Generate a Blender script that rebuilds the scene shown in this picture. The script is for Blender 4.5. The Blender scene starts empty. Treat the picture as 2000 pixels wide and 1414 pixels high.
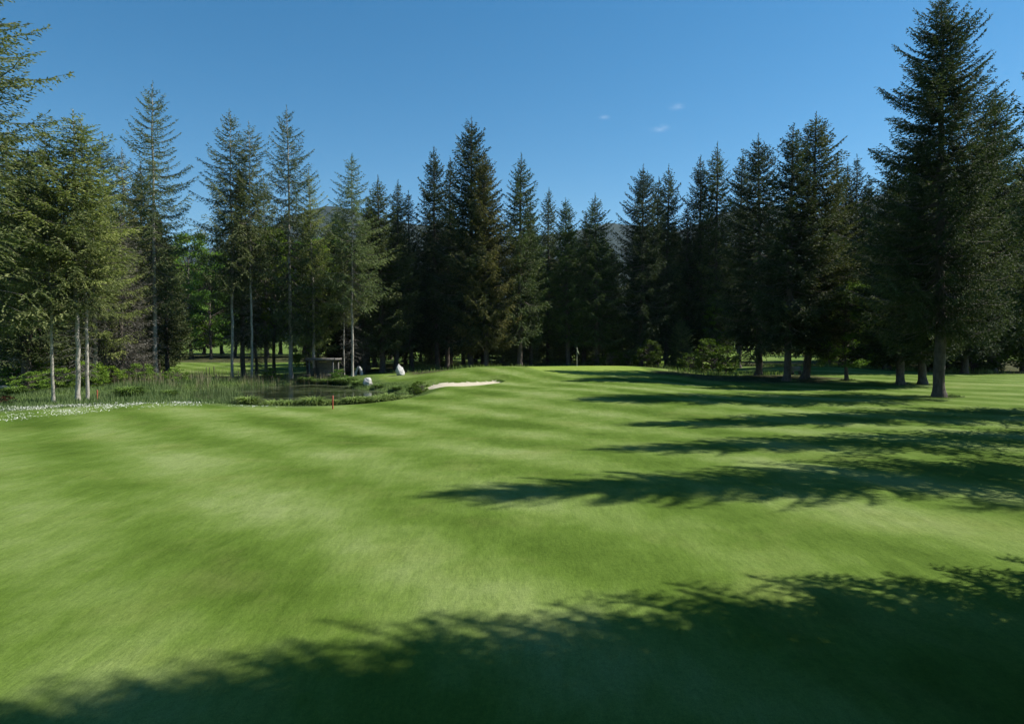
import bpy, math
import numpy as np

R = math.radians
scene = bpy.context.scene
COL = scene.collection

# ------------------------------------------------------------------ camera
FOC = 1303.0            # focal length in photo pixels (2000 px wide)
CAMZ = 4.0
PITCH = math.atan(42.0 / FOC)
cam_data = bpy.data.cameras.new("camera")
cam_data.sensor_width = 36.0
cam_data.lens = 36.0 * FOC / 2000.0
cam_data.clip_start = 0.1
cam_data.clip_end = 20000.0
cam = bpy.data.objects.new("camera", cam_data)
COL.objects.link(cam)
cam.location = (0, 0, CAMZ)
cam.rotation_euler = (R(90) - PITCH, 0, 0)
scene.camera = cam

# ------------------------------------------------------------------ sky and sun
SUN_EL = R(47.0)
SUN_AZ = math.atan2(24.7, 4.2)       # clockwise from +Y
SUN_DIR = np.array([math.sin(SUN_AZ) * math.cos(SUN_EL), math.cos(SUN_AZ) * math.cos(SUN_EL), math.sin(SUN_EL)])

world = bpy.data.worlds.new("World")
scene.world = world
world.use_nodes = True
wn, wl = world.node_tree.nodes, world.node_tree.links
wn.clear()
w_out = wn.new("ShaderNodeOutputWorld")
w_bg = wn.new("ShaderNodeBackground")
w_sky = wn.new("ShaderNodeTexSky")
w_sky.sky_type = 'NISHITA'
w_sky.sun_disc = False
w_sky.sun_elevation = SUN_EL
w_sky.sun_rotation = SUN_AZ
w_sky.altitude = 900
w_sky.air_density = 1.0
w_sky.dust_density = 0.2
w_sky.ozone_density = 1.2
w_bg.inputs['Strength'].default_value = 0.08
# three faint wisps of cloud high over the wood
w_tc = wn.new("ShaderNodeTexCoord")
w_map = wn.new("ShaderNodeMapping")
w_map.inputs['Scale'].default_value = (30, 30, 85)
w_noise = wn.new("ShaderNodeTexNoise")
w_noise.inputs['Scale'].default_value = 1.0
w_noise.inputs['Detail'].default_value = 6.0
w_noise.inputs['Roughness'].default_value = 0.6
w_nr = wn.new("ShaderNodeMapRange")
w_nr.inputs['From Min'].default_value = 0.42
w_nr.inputs['From Max'].default_value = 0.75
wl.new(w_tc.outputs['Generated'], w_map.inputs['Vector'])
wl.new(w_map.outputs['Vector'], w_noise.inputs['Vector'])
wl.new(w_noise.outputs['Fac'], w_nr.inputs['Value'])


def pix_dir(px, py):
    u = (px - 1000.0) / FOC
    v = (707.0 - py) / FOC
    return np.array([u, math.cos(PITCH) + v * math.sin(PITCH), -math.sin(PITCH) + v * math.cos(PITCH)])


prev = None
for (cx, cy, rad) in ((1180, 230, .011), (1322, 209, .016), (1288, 251, .018)):
    d = pix_dir(cx, cy)
    d = d / np.linalg.norm(d)
    sub = wn.new("ShaderNodeVectorMath"); sub.operation = 'SUBTRACT'
    sub.inputs[1].default_value = tuple(d)
    mul = wn.new("ShaderNodeVectorMath"); mul.operation = 'MULTIPLY'
    mul.inputs[1].default_value = (1, 1, 2.4)
    ln = wn.new("ShaderNodeVectorMath"); ln.operation = 'LENGTH'
    mr = wn.new("ShaderNodeMapRange"); mr.interpolation_type = 'SMOOTHSTEP'
    mr.inputs['From Min'].default_value = rad
    mr.inputs['From Max'].default_value = 0.0
    wl.new(w_tc.outputs['Generated'], sub.inputs[0])
    wl.new(sub.outputs[0], mul.inputs[0])
    wl.new(mul.outputs[0], ln.inputs[0])
    wl.new(ln.outputs['Value'], mr.inputs['Value'])
    if prev is None:
        prev = mr.outputs[0]
    else:
        a = wn.new("ShaderNodeMath"); a.operation = 'MAXIMUM'
        wl.new(prev, a.inputs[0]); wl.new(mr.outputs[0], a.inputs[1])
        prev = a.outputs[0]
w_m = wn.new("ShaderNodeMath"); w_m.operation = 'MULTIPLY'
w_m2 = wn.new("ShaderNodeMath"); w_m2.operation = 'MULTIPLY'; w_m2.inputs[1].default_value = 0.3
wl.new(prev, w_m.inputs[0]); wl.new(w_nr.outputs[0], w_m.inputs[1])
wl.new(w_m.outputs[0], w_m2.inputs[0])
w_mix = wn.new("ShaderNodeMix"); w_mix.data_type = 'RGBA'
w_mix.inputs['B'].default_value = (7.0, 8.0, 9.5, 1)
w_hs = wn.new("ShaderNodeHueSaturation")
w_hs.inputs['Saturation'].default_value = 1.42
w_hs.inputs['Hue'].default_value = 0.49
wl.new(w_sky.outputs[0], w_hs.inputs['Color'])
wl.new(w_m2.outputs[0], w_mix.inputs['Factor'])
wl.new(w_hs.outputs[0], w_mix.inputs['A'])
wl.new(w_mix.outputs['Result'], w_bg.inputs['Color'])
wl.new(w_bg.outputs[0], w_out.inputs['Surface'])

sun_d = bpy.data.lights.new("sun", 'SUN')
sun_d.energy = 5.0
sun_d.angle = R(0.42)
sun_d.color = (1.0, 0.955, 0.88)
sun = bpy.data.objects.new("sun", sun_d)
COL.objects.link(sun)
sun.location = (60, 10, 60)
from mathutils import Vector
sun.rotation_euler = Vector(tuple(SUN_DIR)).to_track_quat('Z', 'Y').to_euler()

scene.view_settings.view_transform = 'Standard'
scene.view_settings.look = 'None'
scene.view_settings.exposure = 0.72
scene.view_settings.gamma = 1.0
scene.view_settings.use_curve_mapping = False
scene.cycles.max_bounces = 6
scene.cycles.diffuse_bounces = 3
scene.cycles.glossy_bounces = 3
scene.cycles.transmission_bounces = 3
scene.cycles.caustics_reflective = False
scene.cycles.caustics_refractive = False

# ------------------------------------------------------------------ helpers


def P(px, py, Y):
    """the point at distance Y (metres ahead) seen at photo pixel px, py"""
    d = pix_dir(px, py)
    return np.array([d[0] / d[1] * Y, Y, CAMZ + d[2] / d[1] * Y])


def link(name, data, parent=None, loc=None):
    o = bpy.data.objects.new(name, data)
    COL.objects.link(o)
    if parent is not None:
        o.parent = parent
    if loc is not None:
        o.location = tuple(float(v) for v in loc)
    return o


def tag(o, label, cat, group=None, kind=None):
    if label: o["label"] = label
    if cat: o["category"] = cat
    if group: o["group"] = group
    if kind: o["kind"] = kind
    return o


def mesh(name, verts, faces, mat=None, smooth=False, attrs=None):
    """faces: list of int arrays, each (n, k) with its own k"""
    me = bpy.data.meshes.new(name)
    verts = np.asarray(verts, dtype=np.float32)
    if not isinstance(faces, (list, tuple)):
        faces = [faces]
    faces = [np.asarray(f, dtype=np.int32) for f in faces if len(f)]
    loops = np.concatenate([f.ravel() for f in faces])
    tot = np.concatenate([np.full(len(f), f.shape[1], dtype=np.int32) for f in faces])
    start = np.concatenate([[0], np.cumsum(tot)[:-1]]).astype(np.int32)
    me.vertices.add(len(verts)); me.vertices.foreach_set("co", verts.ravel())
    me.loops.add(len(loops)); me.loops.foreach_set("vertex_index", loops)
    me.polygons.add(len(tot)); me.polygons.foreach_set("loop_start", start)
    me.polygons.foreach_set("loop_total", tot)
    if smooth:
        me.polygons.foreach_set("use_smooth", np.ones(len(tot), dtype=bool))
    me.update(calc_edges=True)
    if attrs:
        for k, v in attrs.items():
            v = np.asarray(v, dtype=np.float32)
            if v.ndim == 1:
                a = me.attributes.new(k, 'FLOAT', 'POINT'); a.data.foreach_set("value", v)
            else:
                a = me.attributes.new(k, 'FLOAT_COLOR', 'POINT')
                a.data.foreach_set("color", np.concatenate([v, np.ones((len(v), 1), np.float32)], 1).ravel())
    if mat is not None:
        me.materials.append(mat)
    return me


def tube(path, rad, sides=8, cap=True):
    """a tube along a path, with a radius per point; returns verts, quads"""
    path = np.asarray(path, float); rad = np.asarray(rad, float)
    n = len(path)
    t = np.gradient(path, axis=0)
    t /= np.linalg.norm(t, axis=1, keepdims=True) + 1e-9
    ref = np.array([0, 0, 1.0]) if abs(t[0, 2]) < 0.8 else np.array([1.0, 0, 0])
    b = np.cross(t, ref); b /= np.linalg.norm(b, axis=1, keepdims=True) + 1e-9
    c = np.cross(t, b)
    a = np.arange(sides) * 2 * np.pi / sides
    v = path[:, None] + rad[:, None, None] * (b[:, None] * np.cos(a)[None, :, None] + c[:, None] * np.sin(a)[None, :, None])
    v = v.reshape(-1, 3)
    i = np.arange(n - 1)[:, None] * sides; j = np.arange(sides)[None, :]; k = (j + 1) % sides
    q = np.stack([i + j, i + k, i + sides + k, i + sides + j], -1).reshape(-1, 4)
    return v, q


class Geo:
    def __init__(s): s.v = []; s.f = {}; s.n = 0; s.t = []
    def add(s, v, f, tint=None):
        v = np.asarray(v, float)
        fs = f if isinstance(f, list) else [f]
        for g in fs:
            g = np.asarray(g)
            if len(g): s.f.setdefault(g.shape[1], []).append(g + s.n)
        s.v.append(v); s.n += len(v)
        s.t.append(np.full(len(v), 0.5) if tint is None else np.broadcast_to(tint, (len(v),)))
    def box(s, c, size, rz=0.0):
        x, y, z = [h / 2 for h in size]
        p = np.array([[a * x, b * y, d * z] for d in (-1, 1) for b in (-1, 1) for a in (-1, 1)])
        ca, sa = math.cos(rz), math.sin(rz)
        p = p @ np.array([[ca, sa, 0], [-sa, ca, 0], [0, 0, 1]]) + np.array(c)
        s.add(p, np.array([[0, 2, 3, 1], [4, 5, 7, 6], [0, 1, 5, 4], [2, 6, 7, 3], [0, 4, 6, 2], [1, 3, 7, 5]]))
    def mesh(s, name, mat=None, smooth=False):
        return mesh(name, np.concatenate(s.v), [np.concatenate(g) for g in s.f.values()], mat, smooth, {"tint": np.concatenate(s.t)})


def vnoise(x, y, seed=0, scale=1.0):
    """smooth value noise, 0..1"""
    rs = np.random.RandomState(seed); T = rs.rand(256, 256)
    x = np.asarray(x) / scale + 1000; y = np.asarray(y) / scale + 1000
    xi = np.floor(x).astype(int); yi = np.floor(y).astype(int)
    fx = x - xi; fy = y - yi
    fx = fx * fx * (3 - 2 * fx); fy = fy * fy * (3 - 2 * fy)
    g = lambda a, b: T[a % 256, b % 256]
    return (g(xi, yi) * (1 - fx) + g(xi + 1, yi) * fx) * (1 - fy) + (g(xi, yi + 1) * (1 - fx) + g(xi + 1, yi + 1) * fx) * fy


def sstep(a, b, x):
    t = np.clip((np.asarray(x, float) - a) / (b - a), 0, 1)
    return t * t * (3 - 2 * t)


def poly_sd(poly, X, Y):
    """signed distance to a closed polygon, positive inside"""
    poly = np.asarray(poly, float); X = np.asarray(X, float); Y = np.asarray(Y, float)
    d = np.full(X.shape, 1e9); ins = np.zeros(X.shape, bool)
    n = len(poly)
    for i in range(n):
        a = poly[i]; b = poly[(i + 1) % n]; e = b - a
        t = np.clip(((X - a[0]) * e[0] + (Y - a[1]) * e[1]) / (e @ e), 0, 1)
        d = np.minimum(d, np.hypot(X - a[0] - t * e[0], Y - a[1] - t * e[1]))
        c = ((a[1] > Y) != (b[1] > Y)) & (X < (b[0] - a[0]) * (Y - a[1]) / (b[1] - a[1] + 1e-12) + a[0])
        ins ^= c
    return np.where(ins, d, -d)


def smooth_poly(p, n=6):
    """Catmull-Rom closed curve through the points"""
    p = np.asarray(p, float); out = []
    m = len(p)
    for i in range(m):
        a, b, c, d = p[i - 1], p[i], p[(i + 1) % m], p[(i + 2) % m]
        for t in np.arange(n) / n:
            out.append(0.5 * (2 * b + (c - a) * t + (2 * a - 5 * b + 4 * c - d) * t * t + (3 * b - a - 3 * c + d) * t ** 3))
    return np.array(out)

# ------------------------------------------------------------------ terrain
ctrl = []
for X in (-110, -60, -30, -12, 0, 12, 30, 60, 110):
    for Y in (-35, -10, 8, 20):
        ctrl.append((X, Y, 0.0))
for X in (-110, 110):
    for Y in (50, 90, 140, 200, 240): ctrl.append((X, Y, 0.4 if Y > 130 else 0.0))
for X in (-60, -20, 20, 60): ctrl.append((X, 240, 2.0))
for (px, py, Y) in [
        # left crest and the low ground behind it
        (0, 800, 41), (120, 795, 41), (250, 791, 41), (380, 789, 41.5), (0, 838, 32), (200, 842, 30), (430, 795, 41),
        (0, 786, 49), (93, 784, 47), (150, 783, 47.5), (300, 772, 54), (60, 752, 66), (150, 745, 74), (300, 744, 72),
        (450, 744, 72), (330, 734, 90), (500, 735, 90), (400, 712, 125), (500, 712, 125), (400, 689, 185), (550, 690, 185), (200, 690, 185),
        # bank of the pond
        (560, 798, 41.5), (650, 800, 41.5), (740, 793, 43.5), (800, 783, 47), (600, 742, 76), (700, 736, 75), (640, 738, 80),
        (760, 735, 75), (717, 754, 68), (800, 738, 71), (800, 755, 60), (830, 765, 54),
        # mound behind the bunker, putting green, drop behind it
        (830, 753, 58.5), (900, 757, 56.5), (980, 750, 59), (850, 741, 63), (900, 738, 63.5), (960, 737, 63.5), (1000, 741, 63),
        (860, 727, 68), (910, 719, 71), (960, 716, 72.5), (1040, 718, 74), (1100, 717, 79), (1127, 715.5, 82), (1180, 714.5, 86), (1250, 716, 86), (1300, 722, 81),
        (1130, 735, 68), (1220, 728, 74), (1330, 735, 71), (1180, 742, 64), (1080, 745, 62), (1100, 765, 51), (960, 775, 48), (1250, 760, 54),
        (1420, 753, 62), (1540, 757.5, 60), (1410, 735, 80), (1490, 733, 74), (1543, 745, 66), (1577, 741, 69), (1655, 742, 68), (1650, 718, 85),
        (1700, 722, 84), (1767, 752, 60), (1853, 777, 48), (1950, 732, 78), (2000, 733, 76), (1850, 730, 78), (2100, 745, 66),
        (1500, 712, 115), (1500, 706, 125), (1450, 686, 185), (1560, 686, 185), (1500, 795, 42), (1800, 800, 40), (1300, 820, 36), (900, 830, 34)]:
    p = P(px, py, Y); ctrl.append((p[0], p[1], p[2]))
for (X, Y, z) in ((-22, 96, 0.0), (-12, 98, 0.1), (-4, 95, .15), (4, 96, .15), (10, 98, .15), (16, 97, .1), (24, 96, 0.), (-4, 88, .3), (0, 140, .5), (30, 140, .7)):
    ctrl.append((X, Y, z))
ctrl = np.array(ctrl, float)
_S = 50.0


def _U(r2):
    return 0.5 * r2 * np.log(r2 + 1e-12)


_c = ctrl[:, :2] / _S
_n = len(_c)
_K = _U(((_c[:, None] - _c[None]) ** 2).sum(-1)) + np.eye(_n) * 2e-4
_Pm = np.concatenate([np.ones((_n, 1)), _c], 1)
_A = np.block([[_K, _Pm], [_Pm.T, np.zeros((3, 3))]])
_w = np.linalg.solve(_A, np.concatenate([ctrl[:, 2], np.zeros(3)]))


def base_h(X, Y):
    X = np.asarray(X, float); Y = np.asarray(Y, float); sh = X.shape
    x = np.clip(X.ravel(), -110, 110) / _S; y = np.clip(Y.ravel(), -35, 235) / _S
    out = np.empty(len(x))
    for i in range(0, len(x), 40000):
        xx, yy = x[i:i + 40000], y[i:i + 40000]
        r2 = (xx[:, None] - _c[None, :, 0]) ** 2 + (yy[:, None] - _c[None, :, 1]) ** 2
        out[i:i + 40000] = _U(r2) @ _w[:_n] + _w[_n] + xx * _w[_n + 1] + yy * _w[_n + 2]
    return out.reshape(sh)


WATER = -0.9
POND = smooth_poly([(-28, 58), (-25, 50.5), (-19, 46.5), (-13, 46.2), (-9.8, 49.5), (-8.2, 54.5), (-8.8, 60), (-10.5, 63.0),
                    (-13, 65.0), (-16, 68.2), (-18.5, 73.3), (-24, 74.6), (-29, 70.5), (-31, 63)])


def march(px, py, hf, y0=4.0, y1=240.0):
    d = pix_dir(px, py); Ys = np.arange(y0, y1, 0.1)
    X = d[0] / d[1] * Ys; Z = CAMZ + d[2] / d[1] * Ys
    below = Z <= hf(X, Ys)
    i = int(np.argmax(below)) if below.any() else len(Ys) - 1
    return np.array([X[i], Ys[i], Z[i]])


BUNK = smooth_poly([march(px, py, base_h)[:2] for (px, py) in
                    ((831, 747.5), (850, 753.5), (890, 755.0), (930, 752.6), (962, 748.5), (986, 743.5), (970, 740), (930, 740.2), (890, 741.5), (855, 743.0))])
GREEN = smooth_poly([(4.2, 69.5), (9.5, 69.5), (14.5, 74), (16, 81), (13, 86.5), (7, 86.5), (3, 81), (1.8, 74.5)])


LIP = (march(985, 740, base_h)[0] + .2, march(975, 740, base_h)[1] + .7)


def bunk_depth(d, Y=None):
    back = sstep(BUNK[:, 1].mean() - .4, BUNK[:, 1].mean() + 1.6, Y)
    return (0.04 + .17 * back) * sstep(0.0, 0.14, d) + 0.08 * sstep(0.1, 1.7, d)


def ground_h(X, Y):
    X = np.asarray(X, float); Y = np.asarray(Y, float)
    z = base_h(X, Y)
    near = sstep(0, 6, Y - 2) * 0.5 + 0.5
    z = z + (vnoise(X, Y, 3, 9.0) - .5) * 0.22 * near * sstep(-1, -5, poly_sd(GREEN, X, Y)) * sstep(80, 60, Y)
    d = poly_sd(POND, X, Y)
    bank = WATER + 0.04 - 0.35 * np.minimum(d, 2.0)
    bank_out = WATER + 0.05 + (-d) * 0.22
    t = sstep(0.0, 3.2, -d)
    z = np.where(d > 0, bank, bank_out * (1 - t) + z * t)
    z = z - bunk_depth(poly_sd(BUNK, X, Y), Y)
    z = z + .42 * np.exp(-((X - LIP[0]) / 1.5) ** 2 - ((Y - LIP[1]) / .7) ** 2) * sstep(.25, 0, poly_sd(BUNK, X, Y))
    return z


def gz(x, y):
    return float(ground_h(np.array([x]), np.array([y]))[0])


def at(px, py):
    """the ground point seen at a photo pixel"""
    return march(px, py, ground_h)


def spaced(lo, hi, segs):
    out = [lo]
    while out[-1] < hi:
        x = out[-1]
        for (a, b, s) in segs:
            if a <= x < b: out.append(x + s); break
    return np.array(out)


gx = spaced(-6000, 6000, [(-6000, -600, 600), (-600, -120, 40), (-120, -60, 3), (-60, -34, 1.2), (-34, -9, .45), (-9, 0, .1), (0, 40, .5), (40, 62, 1.2), (62, 120, 3), (120, 600, 40), (600, 6000, 600)])
gy = spaced(-400, 6000, [(-400, -30, 40), (-30, 3, 3), (3, 40, .6), (40, 54, .4), (54, 56, .2), (56, 64, .1), (64, 66, .2), (66, 92, .4), (92, 130, 1.2), (130, 240, 4), (240, 600, 40), (600, 6000, 400)])
GX, GY = np.meshgrid(gx, gy)
GZ = ground_h(GX, GY)
dB = poly_sd(BUNK, GX, GY)
GZ = GZ - 0.05 * sstep(0.05, 0.3, dB)
nx, ny = len(gx), len(gy)
ii = (np.arange(ny - 1)[:, None] * nx + np.arange(nx - 1)[None, :])
gq = np.stack([ii, ii + 1, ii + nx + 1, ii + nx], -1).reshape(-1, 4)
# surface zones: rough grass, putting green, forest floor with the brown meadow band
ROUGH = np.array([(-120, 33), (-60, 34.5), (-41, 36.0), (-30, 38.5), (-24, 41.6), (-18.3, 41.8), (-13.5, 42.6), (-9.5, 45.5), (-7.2, 51), (-6.6, 56.5), (-8.0, 60.5), (-9, 64), (-14.5, 73.5), (-17, 80), (-30, 84), (-60, 84), (-120, 84)])
FLOOR_P = [np.array(q) for q in (
    [(-15, 80), (-9, 74), (-4, 77), (0, 82), (6, 89.5), (14, 91), (19, 86), (20, 80), (26, 84), (26, 104), (24, 112), (-20, 112), (-20, 90)],
    [(15.5, 74), (20, 67.5), (26, 65), (31, 66), (33.5, 69), (33, 75), (30, 82), (20, 80)],
    [(36, 92), (45, 86), (54, 80), (70, 80), (110, 80), (110, 125), (36, 125)],
    [(-120, 56), (-48, 56), (-42, 64), (-38, 76), (-38, 88), (-120, 92)],
    [(-18, 78), (-26, 77), (-26, 86), (-18, 92)],
    [(-110, 128), (-38, 134), (-36, 166), (-110, 168)])]  # brownish, darker band across the far left meadow
z_rough = sstep(-.5, .5, poly_sd(ROUGH, GX, GY) + (vnoise(GX, GY, 5, 1.6) - .5) * 1.2)
z_green = sstep(-.25, .25, poly_sd(GREEN, GX, GY))
z_floor = np.zeros(GX.shape)
for q in FLOOR_P:
    z_floor = np.maximum(z_floor, sstep(-1.2, 1.2, poly_sd(q, GX, GY) + (vnoise(GX, GY, 6, 2.5) - .5) * 4))
for (px, Y, rr_) in ((1853, 49, 1.5), (1767, 61.5, 1.1), (1657, 67.5, 1.0), (1578, 69.5, 2.2), (1543, 67, 2.0), (1487, 75, 2.2)):
    dd_ = np.hypot(GX - (px - 1000) / FOC * Y, GY - Y)
    z_floor = np.maximum(z_floor, .85 * sstep(rr_, rr_ * .45, dd_ + (vnoise(GX, GY, 9, .7) - .5) * .8))
zone = np.stack([z_rough.ravel(), z_green.ravel(), z_floor.ravel()], 1)

# ------------------------------------------------------------------ materials


def new_mat(name):
    m = bpy.data.materials.new(name); m.use_nodes = True
    nt = m.node_tree; nt.nodes.clear()
    out = nt.nodes.new("ShaderNodeOutputMaterial")
    return m, nt.nodes, nt.links, out


def principled(nodes, **kw):
    b = nodes.new("ShaderNodeBsdfPrincipled")
    for k, v in kw.items():
        b.inputs[k].default_value = v
    return b


def ramp(nodes, pts, interp='LINEAR'):
    r = nodes.new("ShaderNodeValToRGB"); r.color_ramp.interpolation = interp
    e = r.color_ramp.elements
    while len(e) < len(pts): e.new(0.5)
    for i, (p, c) in enumerate(pts):
        e[i].position = p; e[i].color = (*c, 1)
    return r


def noise(nodes, links, vec, scale, detail=4, rough=.55, dist=0.0):
    n = nodes.new("ShaderNodeTexNoise")
    n.inputs['Scale'].default_value = scale; n.inputs['Detail'].default_value = detail
    n.inputs['Roughness'].default_value = rough; n.inputs['Distortion'].default_value = dist
    if vec is not None: links.new(vec, n.inputs['Vector'])
    return n


def mixc(nodes, links, fac, a, b, mode='MIX'):
    m = nodes.new("ShaderNodeMix"); m.data_type = 'RGBA'; m.blend_type = mode
    for sock, val in (('Factor', fac), ('A', a), ('B', b)):
        if isinstance(val, (int, float)): m.inputs[sock].default_value = val
        elif isinstance(val, tuple): m.inputs[sock].default_value = (*val, 1)
        else: links.new(val, m.inputs[sock])
    return m.outputs['Result']


def simple_mat(name, c1, c2, scale=6.0, rough=.8, bump=0.3, stretch=(1, 1, 1), spec=.3, dist=.02):
    m, n, l, out = new_mat(name)
    tc = n.new("ShaderNodeTexCoord"); mp = n.new("ShaderNodeMapping"); mp.inputs['Scale'].default_value = stretch
    l.new(tc.outputs['Object'], mp.inputs['Vector'])
    nz = noise(n, l, mp.outputs[0], scale, 6, .6)
    r = ramp(n, [(.3, c1), (.7, c2)])
    l.new(nz.outputs['Fac'], r.inputs['Fac'])
    b = principled(n, Roughness=rough); b.inputs['Specular IOR Level'].default_value = spec
    l.new(r.outputs[0], b.inputs['Base Color'])
    bp = n.new("ShaderNodeBump"); bp.inputs['Strength'].default_value = bump; bp.inputs['Distance'].default_value = dist
    nz2 = noise(n, l, mp.outputs[0], scale * 4, 5, .6)
    l.new(nz2.outputs['Fac'], bp.inputs['Height']); l.new(bp.outputs[0], b.inputs['Normal'])
    l.new(b.outputs[0], out.inputs['Surface'])
    return m


def grass_mat():
    m, n, l, out = new_mat("mown_grass")
    geo = n.new("ShaderNodeNewGeometry")
    pos = geo.outputs['Position']
    at_ = n.new("ShaderNodeAttribute"); at_.attribute_name = "zone"
    sep = n.new("ShaderNodeSeparateColor"); l.new(at_.outputs['Color'], sep.inputs[0])
    # mower bands crossing the fairway, broken up by slow noise
    def bands(angle, width, seed):
        mp = n.new("ShaderNodeMapping"); mp.inputs['Rotation'].default_value = (0, 0, R(angle)); mp.inputs['Location'].default_value = (seed, seed * 2, 0)
        l.new(pos, mp.inputs['Vector'])
        w = n.new("ShaderNodeTexWave"); w.wave_type = 'BANDS'; w.bands_direction = 'X'
        w.inputs['Scale'].default_value = 0.314 / width; w.inputs['Distortion'].default_value = 1.6
        w.inputs['Detail'].default_value = 2.0; w.inputs['Detail Scale'].default_value = 0.35
        l.new(mp.outputs[0], w.inputs['Vector'])
        return w.outputs['Fac']
    b1 = bands(-41, 4.7, 1.0)
    b2 = bands(-97, 7.5, 3.0)
    big = noise(n, l, pos, 0.16, 3, .5, .4)
    mid = noise(n, l, pos, 0.9, 4, .6)
    mps = n.new("ShaderNodeMapping"); mps.inputs['Scale'].default_value = (1.5, 0.5, 1); mps.inputs['Rotation'].default_value = (0, 0, R(-41)); l.new(pos, mps.inputs['Vector'])
    strk = noise(n, l, mps.outputs[0], 1.1, 5, .65)
    fine = noise(n, l, pos, 14, 6, .7)
    vfine = noise(n, l, pos, 75, 4, .7)
    def madd(a, k, b):
        x = n.new("ShaderNodeMath"); x.operation = 'MULTIPLY_ADD'
        l.new(a, x.inputs[0]); x.inputs[1].default_value = k
        if isinstance(b, float): x.inputs[2].default_value = b
        else: l.new(b, x.inputs[2])
        return x.outputs[0]
    s = madd(b1, .36, -.86)
    s = madd(b2, .13, s)
    s = madd(big.outputs['Fac'], 1.25, s)
    s = madd(mid.outputs['Fac'], .45, s)
    s = madd(strk.outputs['Fac'], .50, s)
    fair = ramp(n, [(.12, (.058, .100, .013)), (.38, (.086, .140, .022)), (.62, (.128, .184, .043)), (.88, (.178, .228, .076))])
    l.new(s, fair.inputs['Fac'])
    # yellowish dry wash
    dry = noise(n, l, pos, 0.33, 4, .6, .3)
    dr = n.new("ShaderNodeMapRange"); dr.inputs['From Min'].default_value = .52; dr.inputs['From Max'].default_value = .72; dr.inputs['To Max'].default_value = .4
    l.new(dry.outputs['Fac'], dr.inputs['Value'])
    c = mixc(n, l, dr.outputs[0], fair.outputs[0], (.165, .190, .055))
    # putting green
    gr = ramp(n, [(.3, (.165, .24, .040)), (.7, (.215, .285, .06))]); l.new(big.outputs['Fac'], gr.inputs['Fac'])
    c = mixc(n, l, sep.outputs[1], c, gr.outputs[0])
    # rough
    ro = ramp(n, [(.3, (.055, .095, .022)), (.55, (.095, .14, .036)), (.75, (.14, .18, .06))]); l.new(mid.outputs['Fac'], ro.inputs['Fac'])
    c = mixc(n, l, sep.outputs[0], c, ro.outputs[0])
    # needle litter under the trees, and the brown band in the far meadow
    fl = ramp(n, [(.32, (.028, .040, .014)), (.5, (.055, .060, .024)), (.7, (.105, .092, .055))]); l.new(strk.outputs['Fac'], fl.inputs['Fac'])
    c = mixc(n, l, sep.outputs[2], c, fl.outputs[0])
    fr = ramp(n, [(.25, (.70, .73, .68)), (.52, (1, 1, 1)), (.8, (1.24, 1.2, 1.16))]); l.new(fine.outputs['Fac'], fr.inputs['Fac'])
    c = mixc(n, l, .75, c, fr.outputs[0], 'MULTIPLY')
    fr2 = ramp(n, [(.3, (.66, .68, .64)), (.7, (1.32, 1.3, 1.3))]); l.new(vfine.outputs['Fac'], fr2.inputs['Fac'])
    c = mixc(n, l, .9, c, fr2.outputs[0], 'MULTIPLY')
    # combed clumps left by the mower, and a few worn spots
    mpc = n.new("ShaderNodeMapping"); mpc.inputs['Rotation'].default_value = (0, 0, R(-41)); mpc.inputs['Scale'].default_value = (3.2, 1.0, 1); l.new(pos, mpc.inputs['Vector'])
    cmb = noise(n, l, mpc.outputs[0], 2.2, 7, .75)
    cr = ramp(n, [(.3, (.82, .84, .80)), (.5, (1, 1, 1)), (.7, (1.14, 1.11, 1.14))]); l.new(cmb.outputs['Fac'], cr.inputs['Fac'])
    c = mixc(n, l, .8, c, cr.outputs[0], 'MULTIPLY')
    wsp = noise(n, l, pos, 1.7, 5, .7)
    wr = n.new("ShaderNodeMapRange"); wr.inputs['From Min'].default_value = .69; wr.inputs['From Max'].default_value = .76; wr.inputs['To Max'].default_value = .6
    l.new(wsp.outputs['Fac'], wr.inputs['Value'])
    c = mixc(n, l, wr.outputs[0], c, (.17, .165, .07))
    b = principled(n, Roughness=.9); b.inputs['Specular IOR Level'].default_value = .04
    b.inputs['Sheen Weight'].default_value = 0; b.inputs['Sheen Roughness'].default_value = .5
    b.inputs['Sheen Tint'].default_value = (.6, .8, .3, 1)
    l.new(c, b.inputs['Base Color'])
    bp = n.new("ShaderNodeBump"); bp.inputs['Strength'].default_value = .3; bp.inputs['Distance'].default_value = .025
    h = madd(fine.outputs['Fac'], .8, vfine.outputs['Fac']); l.new(h, bp.inputs['Height'])
    bp2 = n.new("ShaderNodeBump"); bp2.inputs['Strength'].default_value = .28; bp2.inputs['Distance'].default_value = .25
    l.new(strk.outputs['Fac'], bp2.inputs['Height']); l.new(bp2.outputs[0], bp.inputs['Normal'])
    l.new(bp.outputs[0], b.inputs['Normal'])
    l.new(b.outputs[0], out.inputs['Surface'])
    return m


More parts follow.
